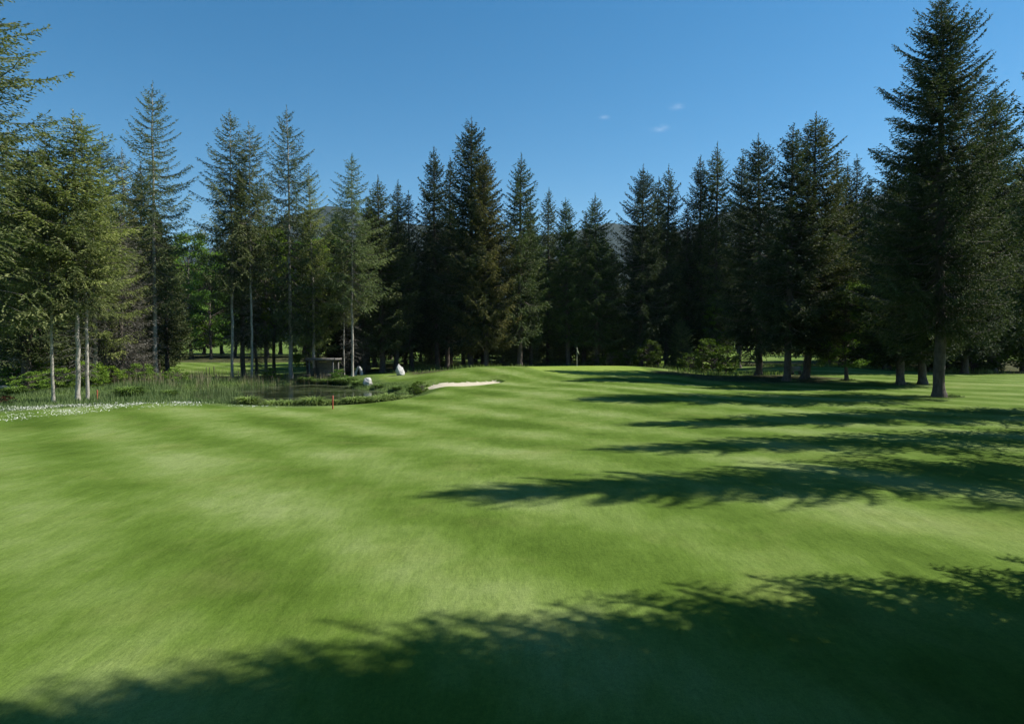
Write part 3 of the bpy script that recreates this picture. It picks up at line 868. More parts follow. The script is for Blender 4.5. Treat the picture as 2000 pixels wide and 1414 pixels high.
GW = "tall spruces round the fairway"
OL = (1.12, 1.12, .95); DK = (.66, .73, .74); WM = (1.15, 1.0, .8); LT = (1.5, 1.5, 1.0)  # DK: crown tint darkened toward the near-black shade of the wood
FRONT = [
    # px, top y, distance, variant, radius, label, short name, tint
    (-46, -95, 46, 'D2', 5.6, "towering ragged spruce at far left, cropped by the edge of the view", "the towering far left spruce", OL),
    (93, 250, 47.0, 'E1', 2.6, "slim spruce with thin half dark stem, leftmost of the three bare stems by the daisies", "the leftmost bare stem", OL),
    (136, 212, 47.6, 'E2', 3.7, "spruce with the thickest pale bare stem, middle of the three beside the daisies", "the thick pale stem", LT),
    (161, 235, 48.2, 'E1', 3.0, "spruce with pale leaning stem, just right of the thickest bare stem", "the pale leaning stem", OL),
    (42, 290, 60, 'B2', 4.2, "bushy olive spruce left of the three bare stems", "the bushy olive spruce", OL),
    (203, 262, 72, 'E2', 3.0, "thin spruce between the bare stems and the grey dying spruce", "the thin left spruce", OL),
    (240, 288, 80, 'D1', 3.4, "ragged spruce standing just behind the grey dying spruce", "the grey dying spruce", WM),
    (270, 315, 84, 'B2', 3.2, "dark short spruce tucked against the tall open lone spire on the left", "the tall open lone spire", (1, 1, 1)),
    (298, 165, 73, 'D1', 4.2, "tall open spruce with see-through tiers, highest pointed top of the left wood", "the highest left spruce", (.95, 1.0, .9)),
    (323, 470, 80, 'C1', 2.2, "short dark stemmed spruce just right of the highest left spruce", "the short dark stem", OL),
    (447, 218, 76, 'E1', 4.0, "spiky spruce with long bare stem, left one of the close pair beyond the pond", "the left of the pond pair", (.9, .9, .85)),
    (484, 237, 75.5, 'E2', 3.2, "spruce with dark bare stem, right one of the close pair beyond the pond", "the right of the pond pair", (.9, .9, .8)),
    (470, 330, 80, 'C1', 2.4, "thin spruce squeezed between the close pair beyond the pond", "the squeezed thin spruce", (.9, .9, .9)),
    (563, 207, 79, 'D2', 4.0, "tall spruce with narrow spire top behind the pond, right of the close pair", "the narrow spire by the pond", DK),
    (611, 330, 80, 'D2', 3.2, "yellow green drooping spruce leaning on the narrow spire by the pond", "the yellow green spruce", LT),
    (640, 432, 90, 'B1', 3.0, "low dark spruce left of the pale stemmed spruce above the white stones", "the low dark spruce", (1, 1, 1)),
    (685, 302, 77, 'E1', 3.4, "spruce with long pale mast-like stem rising beside the leftmost white stone", "the pale mast spruce", (.95, 1.05, .95)),
    (670, 480, 80, 'E2', 1.8, "short thin pale stemmed spruce just left of the mast-like stem", "the thin pale stem", OL),
    (716, 386, 92, 'B1', 3.0, "dark spruce filling the gap right of the mast-like stem", "the gap spruce", (1, 1, 1)),
    (745, 345, 84.5, 'B2', 3.7, "olive drooping spruce between the two rear white stones", "the olive spruce", OL),
    (772, 354, 87, 'C1', 2.5, "slim spruce peeking over the olive spruce by the white stones", "the slim peeking spruce", (1, 1, 1)),
    (802, 372, 92, 'C2', 2.7, "short pointed spruce between the olive spruce and the double topped one", "the short pointed spruce", DK),
    (852, 290, 92, 'B1', 3.7, "dark spruce with double top, left of the tallest spire behind the bunker", "the double topped spruce", DK),
    (873, 306, 93, 'C2', 2.9, "spruce forming the right half of the double top behind the bunker", "the right half of the double top", DK),
    (918, 226, 87, 'A1', 4.8, "tallest dark spire in the middle of the wood, behind the bunker mound", "the tallest middle spire", DK),
    (951, 292, 86, 'A2', 4.1, "broad olive brown spruce hanging low over the mound behind the bunker", "the olive brown spruce", (1.5, 1.2, .9)),
    (1014, 298, 88, 'B2', 3.6, "lone pointed spruce right of the tallest middle spire", "the lone pointed spruce", (.95, 1.05, .9)),
    (1038, 395, 92, 'B1', 2.8, "short green spruce at the right foot of the lone pointed spruce", "the short green spruce", (1.1, 1.3, 1.0)),
    (1070, 368, 99, 'C1', 2.6, "thin needle-topped spruce left of the flag", "the needle topped spruce", (1, 1.05, 1)),
    (1110, 386, 93, 'B1', 3.3, "even cone shaped spruce directly behind the flag", "the cone behind the flag", (1.0, 1.2, .9)),
    (1141, 414, 99, 'C2', 2.8, "low spruce between the two cones right of the flag", "the low spruce by the flag", DK),
    (1168, 378, 93, 'B2', 3.5, "cone shaped spruce just right of the flag, before the gap to the mountain", "the cone right of the flag", (.95, 1.1, .9)),
    (1197, 480, 101, 'B1', 3.0, "lowest spruce in the gap where the mountain shows", "the spruce in the mountain gap", (1, 1.1, 1)),
    (1253, 322, 94, 'A2', 4.2, "dark round shouldered spruce right of the mountain gap", "the round shouldered spruce", DK),
    (1285, 345, 100, 'C1', 2.8, "narrow spruce between the round shouldered one and its taller neighbour", "the narrow neighbour", DK),
    (1304, 322, 97, 'B2', 3.5, "slender topped spruce right of the round shouldered spruce", "the slender topped spruce", (.9, .95, .8)),
    (1345, 402, 98, 'C2', 3.0, "short dark spruce in the dip before the bent topped spruce", "the spruce in the dip", DK),
    (1371, 308, 98, 'B1', 3.6, "dark left shoulder spruce pressed against the bent topped spruce", "the left shoulder spruce", DK),
    (1399, 280, 96, 'B2', 3.8, "bent topped spruce with patches of green lower growth", "the bent topped spruce", (1.0, 1.05, .85)),
    (1447, 300, 95, 'C1', 3.0, "thin greyish spruce left of the stocky black spruce", "the thin greyish spruce", (.9, .9, .9)),
    (1487, 262, 75, 'A2', 4.4, "stocky black spruce whose forked trunk stands left of the park tree pair", "the stocky black spruce", (.62, .70, .72)),
    (1543, 246, 67, 'B1', 3.8, "dark spruce with trunk beside the white post, left of the widest spruce", "the spruce by the white post", (.68, .75, .75)),
    (1578, 222, 69.5, 'A1', 5.0, "widest dense spruce on a thick trunk beside the leafy green tree", "the widest dense spruce", (1.0, .95, .75)),
    (1623, 312, 92, 'C2', 2.9, "dark pointed spruce directly right of the widest dense spruce", "the dark pointed spruce", DK),
    (1650, 320, 94, 'C1', 2.8, "first of the two thin spires behind the leafy green tree", "the first thin spire", DK),
    (1671, 304, 94, 'C2', 2.9, "second taller thin spire behind the leafy green tree", "the second thin spire", DK),
    (1703, 345, 94, 'B1', 3.2, "lowest dark top in the notch left of the giant spruce", "the low dark top", DK),
    (1740, 318, 88, 'B2', 4.2, "dark spruce against the left side of the giant spruce", "the dark side spruce", (.6, .68, .7)),
    (1767, 400, 61.5, 'B1', 3.9, "spruce on a thin straight trunk left of the giant spruce", "the thin trunk spruce", (.62, .7, .7)),
    (1853, -32, 49, 'A3', 5.0, "giant spruce on a thick flared trunk, tallest tree on the right", "the giant spruce", (.78, .85, .8)),
    (1952, 168, 85, 'A2', 6.0, "broad spruce right of and behind the giant spruce", "the broad right spruce", (.85, .95, .75)),
    (1915, 262, 89, 'A1', 5.0, "dark spruce filling between the giant spruce and the broad right one", "the filling spruce", (.8, .9, .75)),
    (1812, 250, 62, 'A1', 4.6, "dark spruce tucked behind the left flank of the giant spruce", "the left flank spruce", (.58, .66, .66)),
    (1893, 330, 80, 'A2', 4.6, "dense spruce closing the gap behind the thick flared trunk", "the gap closing spruce", (.6, .68, .66)),
    (15, 250, 66, 'D2', 4.4, "grey green spruce at far left behind the towering one", "the grey green far left spruce", OL),
    (75, 330, 70, 'B2', 3.8, "dark spruce between the bushy olive spruce and the bare stems", "the dark one by the olive spruce", (1.2, 1.2, 1.05)),
    (180, 330, 66, 'D2', 3.4, "scruffy drooping spruce right of the three bare stems", "the drooping scruffy spruce", LT),
    (515, 345, 86, 'D2', 3.4, "scruffy spruce right of the close pair beyond the pond", "the scruffy spruce by the pair", OL),
    (2012, 300, 87, 'A1', 5.2, "low hanging spruce at the right edge over the dark underwood", "the right edge spruce", (.9, 1.0, .75)),
]
for (px, top, Y, var, rad, label, short, tint) in FRONT:
    tag(spruce(px, top, Y, var, rad, label, tint), None, None, GW)

for (px, top, Y, rad, label) in ((229, 420, 68, 2.9, "grey dying spruce with bare brown twigs in the left wood"),
                                 (207, 545, 73, 2.0, "shorter bare grey spruce left of the tall dying one"),
                                 (262, 600, 70, 1.9, "low bare grey spruce right of the tall dying one"),
                                 (500, 560, 82, 1.8, "bare grey spruce behind the close pair beyond the pond"),
                                 (600, 520, 86, 2.0, "bare grey spruce above the wooden shelter"),
                                 (708, 500, 84, 1.9, "bare grey spruce behind the mast-like stem")):
    spruce(px, top, Y, 'F1', rad, label, group="dying grey spruces")

# back ranks: for every front tree one spruce per rank behind it
RANKS = [(1.16, 'second'), (1.34, 'third'), (1.56, 'fourth')]
for i, (px, top, Y, var, rad, label, short, tint) in enumerate(FRONT):
    if px < -5 or px > 1990: continue
    for j, (kf, rn) in enumerate(RANKS):
        Yb = max(Y, 76) * kf + prs.uniform(-2.5, 2.5)
        pxb = px + prs.uniform(-14, 14)
        # the sunny meadows seen between the stems stay open
        if 325 < pxb < 650: continue
        if 1435 < pxb < 1600: continue
        if 1175 < pxb < 1225 and j > 0: continue
        if 1415 < pxb < 1440 and j > 0: continue
        if j == 2 and i % 2: continue
        x = (pxb - 1000) / FOC * Yb
        ht = min(prs.uniform(19, 25), (P(pxb, top + prs.uniform(25, 70), Yb)[2] - .3) if px > 150 else 24)
        ht = max(ht, 11)
        plant('X1' if (i + j) % 2 else 'X2', x, Yb, ht, prs.uniform(3.0, 3.9), f"background spruce in the {rn} rank behind {short}", "background spruces deep in the wood", tuple(c * .9 for c in tint))

# small understory spruces that close the wood at its foot
for i, (px, Y, ht) in enumerate([(845, 98, 7), (1000, 99, 9), (1060, 104, 9), (1092, 97, 7), (1150, 104, 8), (1215, 99, 8), (1330, 93, 7), (980, 90, 6), (1030, 93, 5)]):
    x = (px - 1000) / FOC * Y
    names = ["left of the bunker mound", "behind the lone pointed spruce", "left of the flag", "behind the flag", "right of the flag", "below the mountain gap", "below the dip in the tree tops", "at the right foot of the mound", "at the left edge of the green"]
    plant('S1', x, Y, ht, 2.0, "young spruce under the tall wood " + names[i], "young spruces under the wood", (.8, .9, .8))

# broadleaf trees
GL = "leafy trees among the spruces"
tag(spruce(1657, 548, 67.5, 'L2', 3.4, "small leafy green tree on a leaning dark trunk in front of the spruces", (.95, 1.0, .95)), None, None, GL)
for (px, top, Y, var, rad, label, tint) in [
        (372, 462, 150, 'L1', 7.5, "bright green leafy tree across the far meadow, left of the pond pair", (1.1, 1.15, .9)),
        (410, 520, 146, 'L2', 6.0, "dark green leafy tree across the far meadow, close to the pond pair", (.7, .85, .8)),
        (335, 500, 156, 'L2', 6.5, "leafy tree across the far meadow behind the highest left spruce", (1.0, 1.1, .9)),
        (455, 500, 160, 'L1', 7.5, "leafy tree across the far meadow behind the pond pair", (.9, 1.0, .9)),
        (520, 470, 158, 'L2', 7.5, "leafy tree across the far meadow between the pond pair and narrow spire", (1, 1.05, .9)),
        (590, 480, 160, 'L1', 7.5, "leafy tree across the far meadow behind the narrow spire", (.9, 1.0, .9)),
        (650, 470, 162, 'L2', 7.0, "leafy tree across the far meadow behind the shelter", (.8, .9, .8)),
        (532, 448, 84, 'L3', 2.8, "slender yellow green tree left of the narrow spire by the pond", (1.3, 1.25, .8)),
        (618, 470, 86, 'L3', 2.6, "slender yellow green tree right of the narrow spire by the pond", (1.25, 1.2, .8)),
        (600, 590, 82, 'L2', 2.2, "small light green tree beside the wooden shelter", (1.2, 1.2, .9)),
        (1400, 575, 95, 'L3', 2.2, "slender leafy tree glowing green below the bent topped spruce", (.75, .8, .7)),
        (1460, 600, 200, 'L1', 8, "leafy tree closing the far right meadow, left one", (.9, 1, .9)),
        (1520, 590, 205, 'L2', 8, "leafy tree closing the far right meadow, middle one", (.8, .9, .9)),
        (1580, 600, 200, 'L1', 8, "leafy tree closing the far right meadow, right one", (.9, 1, .9)),
        (1440, 560, 210, 'L2', 9, "tall leafy tree closing the far right meadow beside the bent topped spruce", (.7, .8, .8)),
        (820, 560, 125, 'L1', 5, "leafy tree showing green between trunks left of the bunker", (1.3, 1.3, 1)),
        (905, 570, 125, 'L2', 5, "leafy tree showing green between trunks above the bunker", (1.2, 1.2, 1))]:
    tag(spruce(px, top, Y, var, rad, label, tint), None, None, GL)
# far spruces that close the two meadows
for i, (px, top, Y) in enumerate([(345, 470, 175), (395, 495, 172), (430, 455, 178), (492, 440, 175), (545, 420, 178), (600, 430, 176), (655, 410, 178), (300, 400, 170), (250, 420, 172), (190, 400, 172),
                                  (1425, 480, 222), (1470, 470, 226), (1505, 460, 220), (1545, 480, 226), (1590, 470, 222), (1630, 450, 215)]):
    nm = "far left meadow" if px < 1000 else "far right meadow"
    word = ["first", "second", "third", "fourth", "fifth", "sixth", "seventh", "eighth", "ninth", "tenth"][i if px < 1000 else i - 10]
    spruce(px, top, Y, 'X1' if i % 2 else 'X2', 5.0, f"distant spruce closing the {nm}, {word} in its row", (1, 1.1, 1), "distant spruces beyond the meadows")

# spruces beside and behind the camera: fairway shadow casters, plus added sky blockers
CAST = [(33.2, 38.6, 30, 4.0, "spruce right of the view whose branches reach into the right edge"),
        (28.5, 28.8, 29, 3.1, "spruce right of the view, shading the third strip from the pond side"),
        (22.5, 20.9, 28.5, 2.9, "spruce right of the view, throwing the longest ragged shadow strip"),
        (31.5, 19.2, 24, 2.0, "spruce right of the view beside the one with the longest shadow"),
        (20.5, 8.0, 28, 3.2, "spruce right of the view at the edge of the near shade"),
        (30.0, 8.1, 28, 3.5, "outer spruce right of the view at the edge of the near shade"),
        (13.6, 10.1, 24, 2.4, "slim spruce right of the view nearest the lens"),
        (17.6, 7.2, 26, 3.2, "dense spruce right of the view, added to make the near shade solid"),  # unseen tree added to thicken the foreground shade
        (24.5, 5.6, 27, 4.2, "spruce beside the viewpoint in the near group"),
        (15.5, 6.4, 25, 3.8, "spruce level with the viewpoint in the near group"),
        (12.4, 8.0, 23, 2.8, "thin spruce right of the view between the slim one and the viewpoint"),
        (10.0, 4.6, 22, 3.2, "shorter spruce close to the viewpoint in the near group"),
        (19.0, -2.5, 27, 4.2, "spruce behind the viewpoint in the near group"),
        (10.5, -3.5, 24, 3.6, "spruce just behind the viewpoint on the right"),
        (3.0, -8.0, 26, 3.8, "rear spruce added behind the viewpoint to block sky light"),  # unseen tree added to occlude the sky behind the camera
        (-7.0, -7.0, 25, 3.8, "rear spruce added behind the viewpoint on the left to block sky light")]  # likewise added out of view as a sky occluder
for i, (x, y, h, r, lab) in enumerate(CAST):
    plant(['A1', 'B2', 'A3', 'D1', 'A3', 'A3', 'A3', 'A3', 'A1', 'A3', 'A3', 'A3', 'A3', 'B1', 'A2', 'A1'][i], x, y, h, r, lab, "spruces beside the viewpoint")

# shrubs
for (px, py, var, h, r, label, tint) in [
        (1392, 728, 'U1', 4.2, 1.9, "pale green shrub at the foot of the bent topped spruce", (.65, .65, .6)),  # tint lowered to paint in the shade at the wood edge
        (1418, 731, 'U2', 3.4, 1.5, "light shrub just left of the opening to the right meadow", (.8, .8, .7)),
        (1350, 724, 'U2', 2.2, 1.6, "low dark shrub where the wood edge dips", (.8, .8, .8)),
        (30, 758, 'U1', 4.0, 2.6, "large bush below the towering far left spruce", (.9, 1, .8)),
        (78, 752, 'U2', 3.2, 2.2, "bush behind the leftmost bare stem", (1, 1.1, .9)),
        (190, 742, 'U1', 3.0, 2.3, "bush between the bare stems and the dying spruce", (1.1, 1.15, .9)),
        (240, 740, 'U2', 2.4, 2.2, "pale bush at the foot of the dying spruce", (1.3, 1.3, 1.1)),
        (120, 748, 'U1', 3.4, 2.4, "dark bush behind the three bare stems", (.8, .9, .8)),
        (664, 742, 'U2', 1.1, 1.0, "dark green bush on the far bank left of the leftmost white stone", (.7, .9, .7)),
        (686, 746, 'U2', .5, .7, "small bush in front of the leftmost white stone", (.9, 1, .8)),
        (4, 790, 'U3', .6, .8, "low copper red bush at far left behind the daisies", (1, 1, 1)),
        (822, 768, 'U2', 1.0, .8, "dark leafy shrub between the pond end and the bunker", (.9, .9, .8)),
        (808, 772, 'U1', 1.1, .8, "taller leafy shrub at the right end of the pond", (.8, .85, .75)),
        (108, 762, 'U2', 1.9, 1.6, "grey green bush between the leftmost and the thick bare stem", (1.2, 1.2, 1.2)),
        (172, 757, 'U1', 2.4, 1.6, "light bush just right of the pale leaning stem", (1.3, 1.3, 1.1)),
        (215, 752, 'U2', 1.8, 1.7, "yellow green bush left of the dying spruce foot", (1.4, 1.35, .9)),
        (268, 750, 'U1', 2.0, 1.5, "grey green bush left of the highest left spruce", (1.1, 1.15, 1.1)),
        (345, 748, 'U2', 1.4, 1.3, "low bush at the left end of the sunny meadow gap", (1.1, 1.2, 1.0)),
        (55, 768, 'U1', 1.8, 1.6, "pale bush left of the leftmost bare stem", (1.2, 1.25, 1.1)),
        (535, 742, 'U2', 1.3, 1.2, "low bush on the far bank right of the close pair", (1.0, 1.1, .9)),
        (1970, 700, 'U1', 4.5, 3.4, "pale dead-leaved bush in the dark underwood at far right", (1.2, 1.0, .9))]:
    p = at(px, py)
    plant(var, p[0], p[1], h, r, label, "shrubs round the pond and wood edge", tint)
for (px, Y, var, h, r, label) in [(1192, 91, 'U2', 2.2, 1.5, "shrub behind the green just right of the flag"), (1228, 91, 'U1', 2.0, 1.6, "shrub behind the right half of the green"),
                                   (1262, 90, 'U1', 3.6, 1.7, "tall pale shrub at the right end of the green"), (1160, 93, 'U2', 1.6, 1.3, "low shrub behind the green near the flag"),
                                   (1900, 84, 'U1', 4.6, 3.0, "dark shrub behind the giant spruce, left one"), (1945, 86, 'U2', 4.4, 3.2, "dark shrub behind the giant spruce, right one"),
                                   (1800, 86, 'U1', 4.5, 3.2, "dark shrub left of the thick flared trunk"), (1730, 90, 'U2', 4.5, 3.2, "dark shrub left of the thin straight trunk"),
                                   (1690, 92, 'U1', 4.0, 3.0, "dark shrub right of the leafy green tree")]:
    plant(var, (px - 1000) / FOC * Y, Y, h, r, label, "shrubs along the wood edge", (.45, .45, .42))  # one dark tint puts the wood's shade into these crowns

# ------------------------------------------------------------------ grasses
grs = np.random.RandomState(5)


def blade_mesh(name, X, Y, Z, h, w, mat, bend=.35, rs=grs, tint=None):
    n = len(X); a = rs.rand(n) * 6.283; b = rs.rand(n) * 6.283
    s = np.stack([np.cos(a), np.sin(a), np.zeros(n)], 1) * (np.asarray(w) * .5)[:, None]
    o = np.stack([np.cos(b), np.sin(b), np.zeros(n)], 1) * (np.asarray(h) * bend * rs.rand(n))[:, None]
    p = np.stack([X, Y, Z], 1); up = np.array([0, 0, 1.])[None] * np.asarray(h)[:, None]
    v = np.stack([p - s, p + s, p + up * .6 + o * .4 + s * .7, p + up * .6 + o * .4 - s * .7, p + up + o * 1.1], 1).reshape(-1, 3)
    i = np.arange(n)[:, None] * 5
    q = i + np.array([[0, 1, 2, 3]]); t = i + np.array([[3, 2, 4]])
    tt = np.repeat(np.clip(rs.normal(.5, .2, n), 0, 1) if tint is None else tint, 5)
    return mesh(name, v, [q, t], mat, False, {"tint": tt, "zone": np.zeros((len(v), 3))})


# tall grass in the rough round the pond
N = 150000
X = grs.uniform(-62, -6.5, N); Y = grs.uniform(38, 84, N)
dr = poly_sd(ROUGH, X, Y); dp = poly_sd(POND, X, Y)
cl = vnoise(X, Y, 31, 2.2) * .6 + vnoise(X, Y, 32, .7) * .4
keep = (dr > .5) & (dp < .25) & (grs.rand(N) < .25 + cl * .9) & (np.abs(X / Y) < .86)
X, Y, cl, dr = X[keep], Y[keep], cl[keep], dr[keep]
hh = (.10 + .40 * cl ** 1.5) * grs.uniform(.6, 1.3, len(X)) * sstep(0, 3.5, dr)
hh = np.where((X > -26) & (Y > 72), hh * .45, hh) + .05
tag(link("tall_grass", blade_mesh("tall_grass", X, Y, ground_h(X, Y) - .02, hh, np.full(len(X), .035), M_BLADE)), None, None, None, "stuff")
# reeds at the left end of the pond
N = 26000
X = grs.uniform(-44, -22, N); Y = grs.uniform(46, 74, N)
dp = poly_sd(POND, X, Y); cl = vnoise(X, Y, 33, 2.5)
keep = (dp > -6) & (dp < 2.0 + 3.5 * cl) & (X < -21 - (Y - 46) * .18) & (grs.rand(N) < cl * 1.3)
X, Y = X[keep], Y[keep]
hh = grs.uniform(.3, .7, len(X))
tag(link("reeds", blade_mesh("reeds", X, Y, np.maximum(ground_h(X, Y), WATER - .1), hh, np.full(len(X), .03), M_BLADE, .25)), None, None, None, "stuff")
N = 5000
X = grs.uniform(-46, -20, N); Y = grs.uniform(62, 80, N)
keep = (poly_sd(POND, X, Y) < 1) & (vnoise(X, Y, 35, 3) > .52)
X, Y = X[keep], Y[keep]
tag(link("dry_reeds", blade_mesh("dry_reeds", X, Y, ground_h(X, Y), grs.uniform(.7, 1.5, len(X)), np.full(len(X), .03), M_STRAW, .2)), None, None, None, "stuff")


def clump_mesh(name, seed, r, h, n, mat):
    rs = np.random.RandomState(seed)
    a = rs.rand(n) * 6.283; rr = r * .45 * np.sqrt(rs.rand(n))
    p = np.stack([np.cos(a) * rr, np.sin(a) * rr, np.full(n, -.05)], 1)
    out = np.stack([np.cos(a), np.sin(a), np.zeros(n)], 1)
    L = h * rs.uniform(.6, 1.2, n); spread = r * rs.uniform(.2, 1.1, n)
    w = .035
    sd = np.stack([-np.sin(a + rs.normal(0, .5, n)), np.cos(a), np.zeros(n)], 1) * w
    p1 = p + out * (spread * .45)[:, None] + np.array([0, 0, 1.])[None] * (L * .85)[:, None]
    p2 = p + out * spread[:, None] + np.array([0, 0, 1.])[None] * (L * rs.uniform(.55, 1.05, n))[:, None]
    v = np.stack([p - sd, p + sd, p1 + sd * .7, p1 - sd * .7, p2], 1).reshape(-1, 3)
    i = np.arange(n)[:, None] * 5
    return mesh(name, v, [i + np.array([[0, 1, 2, 3]]), i + np.array([[3, 2, 4]])], mat, False, {"tint": np.repeat(np.clip(rs.normal(.5, .2, n), 0, 1), 5)})


CL = [clump_mesh("sedge_clump", s, .8, .6, 900, M_SEDGE) for s in (1, 2, 3)]
ordi = ["leftmost", "second", "third", "fourth", "fifth", "sixth", "seventh", "eighth", "ninth", "tenth", "eleventh", "twelfth", "thirteenth", "fourteenth", "fifteenth", "sixteenth", "seventeenth", "eighteenth"]
near = [(483, 44.5, 1.1), (512, 45.5, .8), (536, 45.2, 1.15), (562, 45.3, 1.2), (590, 45.2, .9), (612, 45.0, 1.2), (636, 45.2, 1.0), (663, 45.4, .8), (690, 45.6, 1.1), (713, 46.0, .9), (738, 48.0, 1.15), (762, 49.5, 1.2), (781, 51.5, .9), (800, 53, .8)]
for i, (px, Y, s) in enumerate(near):
    x = (px - 1000) / FOC * Y
    nm = ("leftmost" if i == 0 else ordi[i] + " from the left") if i < len(near) - 1 else "rightmost"
    o = link("sedge_clump", CL[i % 3], None, (x, Y, gz(x, Y) - .03)); o.scale = (s, s, s * prs.uniform(.85, 1.1)); o.rotation_euler = (0, 0, prs.rand() * 6)
    o.color = (1, 1, 1, 1)
    tag(o, f"round sedge clump on the near pond bank, {nm}", "sedge clump", "sedge clumps along the near pond bank")
for i, (px, py, s) in enumerate([(598, 748, 1.2), (618, 749, .9), (640, 750, 1.0), (660, 750, 1.1), (676, 751, 1.3), (699, 754, 1.0), (740, 758, .7), (775, 762, .7)]):
    p = march(px, py, ground_h)
    o = link("sedge_clump", CL[(i + 1) % 3], None, (p[0], p[1], gz(p[0], p[1]) - .03)); o.scale = (s, s, s)
    o.color = (.7, .8, .7, 1)
    tag(o, f"sedge clump on the far pond bank, {('leftmost' if i == 0 else ordi[i] + ' from the left')}", "sedge clump", "sedge clumps along the far pond bank")
for (px, py, s, lab) in ((253, 778, 1.5, "dark round sedge clump behind the daisy band"), (30, 772, 1.2, "sedge clump left of the leftmost bare stem"), (330, 776, 1.0, "sedge clump behind the right end of the daisy band")):
    p = march(px, py, ground_h)
    o = link("sedge_clump", CL[0], None, (p[0], p[1], gz(p[0], p[1]))); o.scale = (s, s, s); o.color = (.65, .75, .6, 1)
    tag(o, lab, "sedge clump", "sedge clumps in the left rough")

# undergrowth behind the green and under the right wood
N = 40000
X = grs.uniform(-16, 64, N); Y = grs.uniform(76, 112, N)
fl = np.zeros(N)
for q_ in FLOOR_P: fl = np.maximum(fl, (poly_sd(q_, X, Y) > 0.5).astype(float))
cl = vnoise(X, Y, 41, 2.0)
keep = (fl > 0) & (grs.rand(N) < cl ** 2 * 1.6)
X, Y, cl = X[keep], Y[keep], cl[keep]
tag(link("undergrowth", blade_mesh("undergrowth", X, Y, ground_h(X, Y), (.15 + .6 * cl ** 2) * grs.uniform(.5, 1.3, len(X)), np.full(len(X), .07), M_SEDGE, .6)), None, None, None, "stuff")

# longer grass the mower leaves round the trunks
bxs, bys = [], []
for (px, Y, n_) in ((1853, 49, 700), (1767, 61.5, 350), (1657, 67.5, 250), (1578, 69.5, 500), (1543, 67, 350), (1487, 75, 350)):
    a = grs.rand(n_) * 6.283; r_ = .28 + np.abs(grs.normal(0, .28, n_))
    bxs.append((px - 1000) / FOC * Y + np.cos(a) * r_); bys.append(Y + np.sin(a) * r_)
X = np.concatenate(bxs); Y = np.concatenate(bys)
tag(link("trunk_grass", blade_mesh("trunk_grass", X, Y, ground_h(X, Y) - .02, grs.uniform(.06, .26, len(X)), np.full(len(X), .03), M_BLADE, .5)), None, None, None, "stuff")

# daisies on the left crest
N = 62000
X = grs.uniform(-45, -14, N); Y = grs.uniform(27, 43.5, N)
edge = poly_sd(np.array([(-46, 30.2), (-30, 31.5), (-24, 35.0), (-19.5, 39.9), (-15.5, 41.6), (-14.5, 42.4), (-20, 43.2), (-46, 43.4)]), X, Y)
cl = vnoise(X, Y, 61, 1.3) * .55 + vnoise(X * .5, Y, 62, .45) * .45
keep = (edge > 0) & (grs.rand(N) < sstep(.42, .78, cl + .10 * sstep(38, 42, Y)) * sstep(0, 1.2, edge + .25) * .9)
X, Y = X[keep], Y[keep]
Z = ground_h(X, Y) + grs.uniform(.05, .14, len(X))
n = len(X); a = np.arange(6) * math.pi / 3
r_ = grs.uniform(.010, .030, n)
tilt = grs.normal(0, .35, (n, 2))
ring = np.stack([np.cos(a)[None] * r_[:, None], np.sin(a)[None] * r_[:, None], (np.cos(a)[None] * tilt[:, :1] + np.sin(a)[None] * tilt[:, 1:]) * r_[:, None]], -1)
v = (ring + np.stack([X, Y, Z], 1)[:, None]).reshape(-1, 3)
tag(link("daisies", mesh("daisies", v, np.arange(6 * n).reshape(n, 6), M_PETAL)), None, None, None, "stuff")

# ------------------------------------------------------------------ white stones, stakes, flag, shelter


def rock(name, seed, w, dth, h):
    """a limestone block: a ball cut by random planes, weathered, bedded in the turf"""
    rs = np.random.RandomState(seed)
    nu, nv = 36, 22
    u = np.arange(nu) * 2 * np.pi / nu; t = np.linspace(-.5 * np.pi, .5 * np.pi, nv)
    U_, T_ = np.meshgrid(u, t)
    d = np.stack([np.cos(T_) * np.cos(U_), np.cos(T_) * np.sin(U_), np.sin(T_)], -1).reshape(-1, 3)
    pn = norm(rs.normal(size=(13, 3))); ph = rs.uniform(.62, 1.0, 13)
    r = np.min(ph[None] / np.maximum(d @ pn.T, .22), axis=1)
    r = np.minimum(r, 1.25)
    r *= 1 + .05 * np.sin(9 * d[:, 2] + 5 * d[:, 0] + seed) + rs.normal(0, .022, len(r))
    v = d * r[:, None]
    v[:, 0] *= w / 2 * (1 - .28 * v[:, 2]); v[:, 1] *= dth / 2 * (1 - .28 * v[:, 2]); v[:, 2] = v[:, 2] * h * .55 + h * .42
    i = np.arange(nv - 1)[:, None] * nu; j = np.arange(nu)[None]; k = (j + 1) % nu
    q = np.stack([i + j, i + k, i + nu + k, i + nu + j], -1).reshape(-1, 4)
    return mesh(name, v, q, M_STONE, False)


def arch_rock(name):
    """two leaning limestone legs that meet at the top, with a slot between them"""
    G = Geo()
    p = np.array([[-.42, 0, -.1], [-.36, 0, .25], [-.22, .02, .55], [-.10, .03, .85], [.02, .02, 1.08], [.16, 0, .98], [.27, 0, .70], [.36, 0, .35], [.42, 0, -.1]])
    r = np.array([.22, .17, .13, .13, .13, .15, .17, .19, .22])
    v, q = tube(p, r, 9)
    rs = np.random.RandomState(4); v = v + rs.normal(0, .018, v.shape)
    G.add(v, q)
    return G.mesh(name, M_STONE)


